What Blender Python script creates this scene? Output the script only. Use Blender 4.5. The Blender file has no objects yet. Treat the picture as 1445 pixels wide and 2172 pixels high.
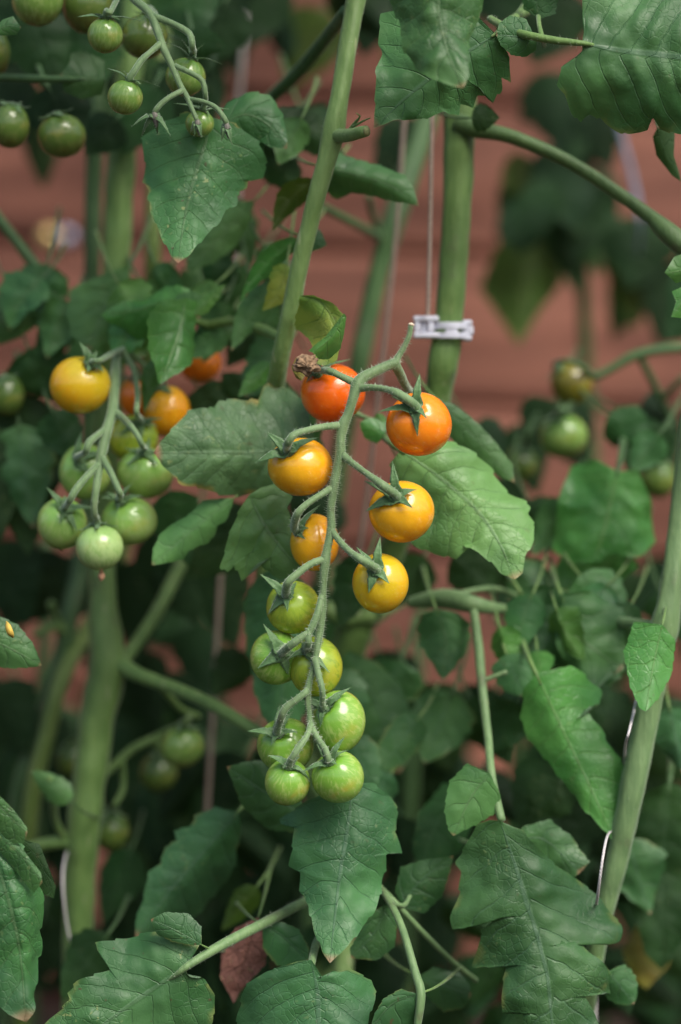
import bpy, math, random
import numpy as np
from mathutils import Vector, Matrix, noise

# ------------------------------------------------------------------ camera, light, exposure
scene = bpy.context.scene
FOC = 1.10                                     # metres from the lens to the plane of the fruit truss
K = 0.44 / 2172.0                              # metres per photo pixel on that plane
cam_data = bpy.data.cameras.new("camera")
cam = bpy.data.objects.new("camera", cam_data)
scene.collection.objects.link(cam)
cam.location = (0, -FOC, 0)
cam.rotation_euler = (math.radians(90), 0, 0)
cam_data.sensor_fit = 'VERTICAL'
cam_data.sensor_height = 36.0
cam_data.sensor_width = 24.0
cam_data.lens = 36.0 * FOC / 0.44
cam_data.clip_start = 0.05
cam_data.clip_end = 200
cam_data.dof.use_dof = True
cam_data.dof.focus_distance = FOC - 0.008
cam_data.dof.aperture_fstop = 2.9
cam_data.dof.aperture_blades = 9
scene.camera = cam
scene.render.engine = 'CYCLES'
scene.cycles.use_denoising = True
scene.cycles.max_bounces = 6
scene.cycles.sample_clamp_indirect = 4
scene.view_settings.view_transform = 'Standard'
scene.view_settings.look = 'None'
scene.view_settings.gamma = 1
scene.view_settings.exposure = 0.68

SUN_DIR = Vector((0.38, -0.56, 0.74)).normalized()
world = bpy.data.worlds.new("World")
scene.world = world
world.use_nodes = True
wn = world.node_tree
bg = wn.nodes['Background']
sky = wn.nodes.new('ShaderNodeTexSky')
sky.sky_type = 'NISHITA'
sky.sun_disc = False
sky.sun_elevation = math.asin(SUN_DIR.z)
sky.sun_rotation = math.atan2(SUN_DIR.x, SUN_DIR.y)
sky.air_density = 1.0
sky.dust_density = 4.0
sky.ozone_density = 1.0
wn.links.new(sky.outputs[0], bg.inputs[0])
bg.inputs[1].default_value = 0.115
sun_data = bpy.data.lights.new("sun", 'SUN')
sun_data.energy = 1.9
sun_data.angle = math.radians(34)
sun_data.color = (1.0, 0.96, 0.90)
sun = bpy.data.objects.new("sun", sun_data)
sun.rotation_euler = SUN_DIR.to_track_quat('Z', 'Y').to_euler()
sun.location = (1, -2, 3)
scene.collection.objects.link(sun)

# ------------------------------------------------------------------ helpers
COL = scene.collection
rng = random.Random(7)
nprng = np.random.default_rng(11)

def P(px, py, d=0.0):
    s = (FOC + d) / FOC
    return Vector(((px - 722.5) * K * s, d, (1086 - py) * K * s))

def R(r, d=0.0):
    return r * K * (FOC + d) / FOC

def tag(o, label=None, cat=None, group=None, kind=None):
    if label: o['label'] = label
    if cat: o['category'] = cat
    if group: o['group'] = group
    if kind: o['kind'] = kind
    return o

def link(name, verts, faces, mat, parent=None, M=None, uv=None, smooth=True, uv2=None, mats=None, midx=None):
    """verts in world space; a child is stored in its root's space"""
    me = bpy.data.meshes.new(name)
    root = parent
    while root is not None and root.parent is not None:
        root = root.parent
    base = M if M is not None else (root.matrix_basis.copy() if root is not None else None)
    if base is not None:
        inv = np.array(base.inverted())
        v = np.asarray(verts, dtype=float)
        v = v @ inv[:3, :3].T + inv[:3, 3]
    else:
        v = np.asarray(verts, dtype=float)
    me.from_pydata([tuple(p) for p in v], [], faces)
    for m in (mats or [mat]):
        me.materials.append(m)
    if smooth:
        me.polygons.foreach_set('use_smooth', [True] * len(me.polygons))
    if midx is not None:
        me.polygons.foreach_set('material_index', midx)
    if uv2 is not None:
        lay = me.uv_layers.new(name='Veins')
        li = np.empty(len(me.loops), dtype=np.int32)
        me.loops.foreach_get('vertex_index', li)
        lay.data.foreach_set('uv', np.asarray(uv2, dtype=np.float32)[li].ravel())
    if uv is not None:
        lay = me.uv_layers.new(name='UVMap')
        li = np.empty(len(me.loops), dtype=np.int32)
        me.loops.foreach_get('vertex_index', li)
        lay.data.foreach_set('uv', np.asarray(uv, dtype=np.float32)[li].ravel())
    me.update()
    o = bpy.data.objects.new(name, me)
    COL.objects.link(o)
    if parent is not None:
        o.parent = parent
    elif M is not None:
        o.matrix_basis = M
    return o

def empty(name, loc):
    o = bpy.data.objects.new(name, None)
    o.empty_display_size = 0.02
    COL.objects.link(o)
    o.matrix_basis = Matrix.Translation(Vector(loc))
    return o

def catmull(pts, n):
    """pts: (k, c) control rows -> n rows on a smooth curve, spaced by control index and length"""
    p = np.asarray(pts, dtype=float)
    if len(p) == 2:
        t = np.linspace(0, 1, n)[:, None]
        return p[0] * (1 - t) + p[1] * t
    q = np.vstack([2 * p[0] - p[1], p, 2 * p[-1] - p[-2]])
    seg = np.linalg.norm(np.diff(p[:, :min(3, p.shape[1])], axis=0), axis=1)
    cum = np.concatenate([[0], np.cumsum(seg)]); cum /= cum[-1]
    out = []
    for t in np.linspace(0, 1, n):
        i = min(len(p) - 2, max(0, int(np.searchsorted(cum, t, side='right') - 1)))
        f = (t - cum[i]) / max(1e-9, cum[i + 1] - cum[i])
        a, b, c, e = q[i], q[i + 1], q[i + 2], q[i + 3]
        out.append(0.5 * (2 * b + (c - a) * f + (2 * a - 5 * b + 4 * c - e) * f * f + (3 * b - a - 3 * c + e) * f ** 3))
    return np.array(out)

class MB:
    def __init__(s):
        s.v = []; s.f = []; s.m = []; s.uv = []
    def add(s, v, f, mi=0, uv=None):
        o = len(s.v)
        s.v.extend([tuple(p) for p in v]); s.f.extend([tuple(i + o for i in q) for q in f]); s.m.extend([mi] * len(f))
        s.uv.extend([tuple(u) for u in uv] if uv is not None else [(0, 0)] * len(v))
    def link(s, name, mats, parent=None, M=None, smooth=True, useuv=False):
        return link(name, s.v, s.f, None, parent, M, uv=s.uv if useuv else None, smooth=smooth, mats=mats, midx=s.m)

def frames(path):
    T = np.gradient(path, axis=0); T /= np.linalg.norm(T, axis=1)[:, None] + 1e-12
    ref = np.array([0.0, -1.0, 0.0])
    if abs(T[0] @ ref) > 0.9: ref = np.array([1.0, 0, 0])
    N = []; n = ref - T[0] * (ref @ T[0]); n /= np.linalg.norm(n)
    for t in T:
        n = n - t * (n @ t); n /= np.linalg.norm(n) + 1e-12
        N.append(n.copy())
    N = np.array(N)
    return T, N, np.cross(T, N)

def tube(mb, pts, n=None, sides=14, hair=0, hairlen=0.0018, wob=0.05, seed=0, mi=0, hmi=1, ridge=0.0, world=False):
    """pts rows: px, py, depth, radius in px (or world x, y, z, r)"""
    W = []
    for p in pts:
        if world: W.append(tuple(p))
        else:
            w = P(p[0], p[1], p[2]); W.append((w.x, w.y, w.z, R(p[3], p[2])))
    L = sum((Vector(W[i + 1][:3]) - Vector(W[i][:3])).length for i in range(len(W) - 1))
    n = n or max(8, int(L / 0.0022))
    n = min(n, 220)
    c = catmull(W, n)
    path, rad = c[:, :3], np.maximum(c[:, 3], 1e-5)
    T, N, B = frames(path)
    r0 = random.Random(seed)
    ph = r0.random() * 100
    v = []; a = np.arange(sides) * 2 * math.pi / sides
    for i in range(n):
        s = i / (n - 1) * L
        for k in range(sides):
            nn = noise.noise(Vector((math.cos(a[k]) * 0.8 + ph, math.sin(a[k]) * 0.8, s * 90)))
            rr = rad[i] * (1 + wob * nn + ridge * math.cos(a[k] * 5 + s * 12))
            v.append(path[i] + (N[i] * math.cos(a[k]) + B[i] * math.sin(a[k])) * rr)
    f = []
    for i in range(n - 1):
        for k in range(sides):
            k2 = (k + 1) % sides
            f.append((i * sides + k, i * sides + k2, (i + 1) * sides + k2, (i + 1) * sides + k))
    v.append(path[0] - T[0] * rad[0] * 0.5); v.append(path[-1] + T[-1] * rad[-1] * 0.5)
    for k in range(sides):
        k2 = (k + 1) % sides
        f.append((n * sides, k2, k)); f.append((n * sides + 1, (n - 1) * sides + k, (n - 1) * sides + k2))
    mb.add(v, f, mi)
    for h in range(hair):
        i = r0.randrange(n); an = r0.random() * 2 * math.pi
        dirv = N[i] * math.cos(an) + B[i] * math.sin(an)
        tang = np.cross(dirv, T[i])
        b = path[i] + dirv * rad[i] * 0.97
        l = hairlen * (0.25 + 0.9 * r0.random() ** 1.5)
        tip = b + (dirv + T[i] * r0.uniform(-0.35, 0.35) + tang * r0.uniform(-0.3, 0.3)) * l
        w = 0.00008
        mb.add([b + T[i] * w, b - T[i] * w * 0.5 + tang * w, b - T[i] * w * 0.5 - tang * w, tip],
               [(0, 1, 3), (1, 2, 3), (2, 0, 3)], hmi)
    return path, rad

# ------------------------------------------------------------------ materials
class NT:
    def __init__(s, name):
        s.mat = bpy.data.materials.new(name); s.mat.use_nodes = True
        s.t = s.mat.node_tree; s.t.nodes.clear()
        s.out = s.t.nodes.new('ShaderNodeOutputMaterial')
    def n(s, typ, **kw):
        x = s.t.nodes.new('ShaderNode' + typ)
        for k, v in kw.items(): setattr(x, k, v)
        return x
    def l(s, a, b): s.t.links.new(a, b)
    def put(s, sock, v):
        if isinstance(v, bpy.types.NodeSocket): s.l(v, sock)
        elif v is not None:
            if hasattr(sock, 'default_value') and isinstance(v, (tuple, list)) and len(v) == 3 and sock.type == 'RGBA': v = (*v, 1)
            sock.default_value = v
    def math(s, op, a, b=None, c=None, clamp=False):
        x = s.n('Math', operation=op, use_clamp=clamp)
        for i, v in enumerate((a, b, c)):
            if v is not None: s.put(x.inputs[i], v)
        return x.outputs[0]
    def mix(s, f, a, b, blend='MIX'):
        x = s.n('Mix', data_type='RGBA', blend_type=blend)
        s.put(x.inputs[0], f); s.put(x.inputs[6], a); s.put(x.inputs[7], b)
        return x.outputs[2]
    def ramp(s, v, lo, hi, a=0.0, b=1.0):
        x = s.n('MapRange', clamp=True, interpolation_type='SMOOTHSTEP')
        s.put(x.inputs[0], v); s.put(x.inputs[1], lo); s.put(x.inputs[2], hi); s.put(x.inputs[3], a); s.put(x.inputs[4], b)
        return x.outputs[0]
    def noise(s, vec, scale, detail=3, rough=0.5, col=False):
        x = s.n('TexNoise'); s.put(x.inputs['Vector'], vec) if vec is not None else None
        x.inputs['Scale'].default_value = scale; x.inputs['Detail'].default_value = detail; x.inputs['Roughness'].default_value = rough
        return x.outputs['Color' if col else 'Fac']
    def bump(s, h, dist, strength=1.0, nrm=None):
        x = s.n('Bump'); s.put(x.inputs['Height'], h); x.inputs['Distance'].default_value = dist; x.inputs['Strength'].default_value = strength
        if nrm is not None: s.l(nrm, x.inputs['Normal'])
        return x.outputs[0]
    def bsdf(s, color, rough=0.5, spec=0.5, normal=None, **kw):
        x = s.n('BsdfPrincipled')
        s.put(x.inputs['Base Color'], color); s.put(x.inputs['Roughness'], rough); s.put(x.inputs['Specular IOR Level'], spec)
        if normal is not None: s.l(normal, x.inputs['Normal'])
        for k, v in kw.items(): s.put(x.inputs[k.replace('_', ' ')], v)
        return x.outputs[0]
    def done(s, sh):
        s.l(sh, s.out.inputs[0]); return s.mat

NV = 7.0   # lateral veins per leaf side
def leaf_mat(name, c1, c2, sheen=0.02, spec=0.46,  vein=(0.13, 0.22, 0.10), yellow=0.0, spots=0.25, trans=0.30, rough=0.48, back=(0.12, 0.20, 0.12), edge=0.0, edgecol=(0.42, 0.36, 0.10), tcol=None, vamt=0.46, bumpd=0.0005, tipc=0.0):
    m = NT(name)
    tc = m.n('TexCoord'); uvn = m.n('UVMap', uv_map='UVMap'); uv2 = m.n('UVMap', uv_map='Veins'); sp2 = m.n('SeparateXYZ'); m.l(uv2.outputs[0], sp2.inputs[0]); sep = m.n('SeparateXYZ'); m.l(uvn.outputs[0], sep.inputs[0])
    u, v = sep.outputs[0], sep.outputs[1]
    oi = m.n('ObjectInfo').outputs['Random']
    obj = tc.outputs['Object']
    av = m.math('ABSOLUTE', v)
    n1 = m.noise(obj, 45, 3)
    ph = m.math('ADD', sp2.outputs[0], m.math('MULTIPLY', m.math('SUBTRACT', m.noise(obj, 160, 2), 0.5), 0.16))
    f = m.math('ABSOLUTE', m.math('SUBTRACT', m.math('FRACT', ph), 0.5))
    lat = m.math('MULTIPLY', m.ramp(f, 0.0, 0.05, 1, 0), m.ramp(av, 0.78, 1.0, 1, 0.0))
    mid = m.ramp(av, 0.015, 0.05, 1, 0)
    # tertiary network
    vo = m.n('TexVoronoi', feature='DISTANCE_TO_EDGE'); vo.inputs['Scale'].default_value = 300
    wob = m.n('VectorMath', operation='ADD'); m.l(obj, wob.inputs[0])
    sc = m.n('VectorMath', operation='SCALE'); m.l(m.noise(obj, 120, 2, col=True), sc.inputs[0]); sc.inputs['Scale'].default_value = 0.003
    m.l(sc.outputs[0], wob.inputs[1]); m.l(wob.outputs[0], vo.inputs['Vector'])
    ter = m.ramp(vo.outputs['Distance'], 0.0, 0.10, 1, 0)
    base = m.mix(m.ramp(m.noise(obj, 28, 4), 0.36, 0.64), tuple(x * .88 for x in c1), tuple(x * 1.1 for x in c2))
    hv = m.n('HueSaturation'); m.l(base, hv.inputs['Color'])
    m.put(hv.inputs['Value'], m.ramp(oi, 0, 1, 0.84, 1.18)); m.put(hv.inputs['Hue'], m.ramp(m.math('FRACT', m.math('MULTIPLY', oi, 7.3)), 0, 1, 0.488, 0.512))
    col = hv.outputs[0]
    col = m.mix(m.math('MULTIPLY', ter, 0.07), col, vein)
    col = m.mix(m.math('MULTIPLY', lat, vamt * 0.6), col, vein)
    col = m.mix(m.math('MULTIPLY', mid, vamt), col, vein)
    # mottling / damage that belongs to the leaf
    fine = m.noise(obj, 420, 2)
    patch = m.noise(obj, 33, 2)
    sp = m.math('MULTIPLY', m.ramp(fine, 0.63, 0.70), m.ramp(patch, 0.52, 0.66))
    col = m.mix(m.math('MULTIPLY', sp, spots), col, (0.34, 0.42, 0.16))
    dk = m.math('MULTIPLY', m.ramp(m.noise(obj, 260, 1), 0.72, 0.76), spots * 0.8)
    col = m.mix(dk, col, (0.10, 0.07, 0.035))
    if yellow > 0:
        yl = m.math('MULTIPLY', m.ramp(m.noise(obj, 60, 4), 0.42, 0.62), m.math('SUBTRACT', 1.0, m.math('MULTIPLY', lat, 0.7)))
        col = m.mix(m.math('MULTIPLY', yl, yellow), col, (0.34, 0.36, 0.05))
    if edge > 0:
        em = m.math('MULTIPLY', m.ramp(m.math('ADD', av, m.math('MULTIPLY', m.math('SUBTRACT', m.noise(obj, 70, 4), 0.5), 0.5)), 0.88, 1.02), m.ramp(m.noise(obj, 55, 3), 0.50, 0.60))
        col = m.mix(m.math('MULTIPLY', em, edge), col, edgecol)
    if tipc > 0:
        tm = m.ramp(m.math('ADD', u, m.math('MULTIPLY', m.math('SUBTRACT', n1, 0.5), 0.05)), 0.94, 0.985)
        col = m.mix(m.math('MULTIPLY', tm, tipc), col, (0.40, 0.20, 0.12))
    bf = m.n('NewGeometry').outputs['Backfacing']
    col = m.mix(m.math('MULTIPLY', bf, 0.75), col, back)
    h = m.math('ADD', m.math('MULTIPLY', m.math('MULTIPLY', ter, m.ramp(patch, 0.3, 0.7)), -0.34), m.math('MULTIPLY', fine, 0.22))
    h = m.math('ADD', h, m.math('MULTIPLY', m.noise(obj, 190, 3), 0.65))
    h = m.math('ADD', h, m.math('MULTIPLY', lat, -0.55))
    h = m.math('ADD', h, m.math('MULTIPLY', mid, 0.35))
    nr = m.bump(h, bumpd, 0.9)
    rg = m.ramp(m.noise(obj, 90, 2), 0.3, 0.7, rough - 0.10, rough + 0.08)
    sh = m.bsdf(col, rg, spec, nr, Sheen_Weight=sheen, Sheen_Roughness=0.5)
    tr = m.n('BsdfTranslucent')
    tcc = m.mix(0.5, col, tcol or (0.13, 0.26, 0.03)); m.l(tcc, tr.inputs[0]); m.l(nr, tr.inputs['Normal'])
    mx = m.n('MixShader'); mx.inputs[0].default_value = trans; m.l(sh, mx.inputs[1]); m.l(tr.outputs[0], mx.inputs[2])
    return m.done(mx.outputs[0])

def stem_mat(name, c1, c2, fuzz=0.3, speck=0.0, rough=0.55, blot=0.45):
    m = NT(name); tc = m.n('TexCoord'); obj = tc.outputs['Object']
    mp = m.n('Mapping'); mp.inputs['Scale'].default_value = (1, 1, 0.22); m.l(obj, mp.inputs[0])
    col = m.mix(m.ramp(m.noise(mp.outputs[0], 260, 4, 0.65), 0.3, 0.7), c1, c2)
    col = m.mix(m.math('MULTIPLY', m.ramp(m.noise(obj, 24, 3), 0.45, 0.7), 0.45), col, tuple(x * 0.62 for x in c1))
    if speck > 0:
        vo = m.n('TexVoronoi'); vo.inputs['Scale'].default_value = 150; m.l(mp.outputs[0], vo.inputs['Vector'])
        col = m.mix(m.math('MULTIPLY', m.ramp(vo.outputs['Distance'], 0.10, 0.17, 1, 0), speck), col, (0.42, 0.44, 0.26))
    col = m.mix(m.math('MULTIPLY', m.ramp(m.noise(obj, 48, 4, 0.6), 0.60, 0.72), blot), col, (0.10, 0.085, 0.055))
    nr = m.bump(m.math('ADD', m.noise(mp.outputs[0], 700, 3), m.math('MULTIPLY', m.noise(mp.outputs[0], 180, 3), 1.5)), 0.0005, 0.7)
    return m.done(m.bsdf(col, rough, 0.4, nr, Sheen_Weight=fuzz, Sheen_Roughness=0.4, Sheen_Tint=(0.75, 0.9, 0.75)))

def plain(name, c, rough=0.6, spec=0.4, var=0.2, scale=200, **kw):
    m = NT(name); tc = m.n('TexCoord'); obj = tc.outputs['Object']
    nz = m.noise(obj, scale, 4)
    col = m.mix(m.ramp(nz, 0.3, 0.7), tuple(x * (1 - var) for x in c), tuple(min(1, x * (1 + var)) for x in c))
    return m.done(m.bsdf(col, rough, spec, m.bump(nz, 0.0004, 0.5), **kw))

def fruit_mat(name, shoulder, body, stripe, blossom=None, patch=(0.45, 0.36, 0.04), pamt=0.0, samt=0.6, rough=0.17, freq=3.2):
    m = NT(name); tc = m.n('TexCoord'); obj = tc.outputs['Object']
    sep = m.n('SeparateXYZ'); m.l(obj, sep.inputs[0])
    flat = m.n('CombineXYZ'); m.l(sep.outputs[0], flat.inputs[0]); m.l(sep.outputs[1], flat.inputs[1])
    nm = m.n('VectorMath', operation='NORMALIZE'); m.l(flat.outputs[0], nm.inputs[0])
    zz = m.n('CombineXYZ'); m.l(m.math('MULTIPLY', sep.outputs[2], 42.0), zz.inputs[2])
    ad = m.n('VectorMath', operation='ADD'); m.l(nm.outputs[0], ad.inputs[0]); m.l(zz.outputs[0], ad.inputs[1])
    rnd = m.n('ObjectInfo').outputs['Random']
    sh = m.n('VectorMath', operation='ADD'); m.l(ad.outputs[0], sh.inputs[0])
    cr = m.n('CombineXYZ'); m.l(m.math('MULTIPLY', rnd, 31.0), cr.inputs[0]); m.l(cr.outputs[0], sh.inputs[1])
    st = m.noise(sh.outputs[0], freq * 2.0, 5, 0.62)
    nrm = m.n('VectorMath', operation='NORMALIZE'); m.l(obj, nrm.inputs[0])
    s2 = m.n('SeparateXYZ'); m.l(nrm.outputs[0], s2.inputs[0]); z = s2.outputs[2]
    zn = m.math('ADD', z, m.math('MULTIPLY', m.math('SUBTRACT', m.noise(obj, 60, 2), 0.5), 0.7))
    col = m.mix(m.ramp(zn, 0.05, 0.95), body, shoulder)
    if blossom: col = m.mix(m.ramp(zn, -0.1, -0.9), col, blossom)
    fade = m.math('MULTIPLY', m.ramp(z, 0.98, 0.6), m.ramp(z, -1.0, -0.75))
    col = m.mix(m.math('MULTIPLY', m.math('MULTIPLY', m.ramp(st, 0.46, 0.60), fade), samt), col, stripe)
    if pamt > 0:
        pm = m.math('MULTIPLY', m.ramp(m.noise(obj, 85, 2), 0.55, 0.72), m.ramp(m.math('ABSOLUTE', m.math('SUBTRACT', z, 0.1)), 0.15, 0.5, 1, 0))
        col = m.mix(m.math('MULTIPLY', pm, pamt), col, patch)
    fl = m.noise(obj, 1500, 1)
    col = m.mix(m.math('MULTIPLY', m.ramp(fl, 0.66, 0.74), 0.10), col, (0.75, 0.72, 0.4))
    nr = m.bump(m.noise(obj, 160, 3), 0.00025, 0.25)
    dust = m.math('MULTIPLY', m.ramp(m.noise(obj, 95, 4, .65), 0.56, 0.74), 0.16)
    col = m.mix(dust, col, (0.55, 0.50, 0.36))
    return m.done(m.bsdf(col, m.math('ADD', m.math('MULTIPLY', dust, 1.2), rough), 0.5, nr, Subsurface_Weight=0.18, Subsurface_Radius=(0.004, 0.003, 0.001), Subsurface_Scale=1.0, Coat_Weight=0.25, Coat_Roughness=0.1))

LM = {
 'B': leaf_mat('leaf_blue_speckled', (0.036, 0.124, 0.044), (0.056, 0.166, 0.056), vein=(0.10, 0.19, 0.10), spots=1.0, edge=0.5, edgecol=(0.30, 0.34, 0.10), tipc=0.6),
 'g': leaf_mat('leaf_green', (0.044, 0.150, 0.044), (0.074, 0.205, 0.056), tipc=0.5),
 'p': leaf_mat('leaf_pale_green', (0.078, 0.222, 0.062), (0.122, 0.292, 0.082), vein=(0.16, 0.27, 0.14), tipc=0.5),
 'e': leaf_mat('leaf_yellow_edge', (0.094, 0.228, 0.088), (0.132, 0.290, 0.110), vein=(0.16, 0.27, 0.14), edge=0.9, tipc=0.9, spots=0.5),
 's': leaf_mat('leaf_speckled', (0.050, 0.152, 0.046), (0.072, 0.192, 0.058), spots=0.9, edge=0.6, tipc=0.9),
 'b': leaf_mat('leaf_blue_green', (0.038, 0.132, 0.044), (0.060, 0.182, 0.056), vein=(0.10, 0.19, 0.12), edge=0.25, tipc=0.6),
 'f': leaf_mat('leaf_fresh', (0.060, 0.205, 0.040), (0.095, 0.265, 0.055), vein=(0.20, 0.34, 0.12), rough=0.36),
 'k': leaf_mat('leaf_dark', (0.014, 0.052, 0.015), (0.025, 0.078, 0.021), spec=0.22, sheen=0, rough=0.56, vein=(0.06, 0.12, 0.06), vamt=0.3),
 'd': leaf_mat('leaf_painted_shade', (0.008, 0.026, 0.009), (0.013, 0.038, 0.013), spec=0.12, sheen=0, rough=0.6, vein=(0.04, 0.08, 0.04), vamt=0.2, trans=0.1),  # near-black green: shade of the far foliage is put into the colour
 'o': leaf_mat('leaf_olive', (0.040, 0.090, 0.010), (0.060, 0.120, 0.013), vein=(0.16, 0.22, 0.05), trans=0.4, tcol=(0.20, 0.34, 0.02)),
 'y': leaf_mat('leaf_yellowing', (0.095, 0.235, 0.035), (0.17, 0.34, 0.05), yellow=0.5, spots=0.5, vein=(0.06, 0.16, 0.04)),
 'w': leaf_mat('leaf_withered', (0.16, 0.15, 0.03), (0.26, 0.18, 0.035), yellow=0.6, spots=0.6, vein=(0.06, 0.12, 0.04)),
 'n': leaf_mat('leaf_dry_brown', (0.15, 0.070, 0.050), (0.26, 0.125, 0.085), vein=(0.09, 0.045, 0.03), back=(0.2, 0.1, 0.07), trans=0.1, rough=0.7, bumpd=0.0012, tcol=(0.2, 0.08, 0.03)),
}
SM_main = stem_mat('stem_light_green', (0.125, 0.225, 0.060), (0.185, 0.30, 0.095), speck=0.45, fuzz=0.3)
SM_mid = stem_mat('stem_green', (0.095, 0.185, 0.045), (0.150, 0.255, 0.070), speck=0.2, fuzz=0.25)
SM_dark = stem_mat('stem_dark_green', (0.045, 0.105, 0.035), (0.070, 0.145, 0.045), fuzz=0.15)
SM_pale = stem_mat('stem_pale_green', (0.115, 0.210, 0.080), (0.175, 0.285, 0.115), speck=0.15, fuzz=0.3)
SM_truss = stem_mat('truss_green', (0.120, 0.210, 0.085), (0.180, 0.280, 0.125), fuzz=0.8, rough=0.6)
SM_sepal = stem_mat('sepal_green', (0.068, 0.150, 0.052), (0.110, 0.215, 0.080), fuzz=0.5, rough=0.55)
SM_bud = stem_mat('bud_mauve', (0.13, 0.12, 0.11), (0.20, 0.19, 0.15), fuzz=0.4)
HAIR = plain('fine_hair', (0.42, 0.50, 0.36), 0.5, 0.4, 0.1)
CUT = plain('cut_end', (0.62, 0.52, 0.38), 0.7, 0.3, 0.15, 900)
# ------------------------------------------------------------------ leaf builder
def side_curve(base, tip, pts, n, mid):
    q = np.array([base] + [tuple(p[:2]) for p in pts] + [tip], dtype=float)
    seg = np.linalg.norm(np.diff(q, axis=0), axis=1); cum = np.concatenate([[0], np.cumsum(seg)]); cum /= cum[-1]
    # blend arc length with how far along the midrib each outline point lies
    ax = np.array(tip) - np.array(base); pr = (q - np.array(base)) @ ax / (ax @ ax)
    pr = np.maximum.accumulate(np.clip(pr, 0, 1)); pr[0] = 0; pr[-1] = 1
    t = 0.6 * cum + 0.4 * pr
    t = (t - t[0]) / (t[-1] - t[0]); t = t + np.arange(len(t)) * 1e-6; t /= t[-1]
    tt = np.linspace(0, 1, n)
    return np.stack([np.interp(tt, t, q[:, 0]), np.interp(tt, t, q[:, 1])], 1)

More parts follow.
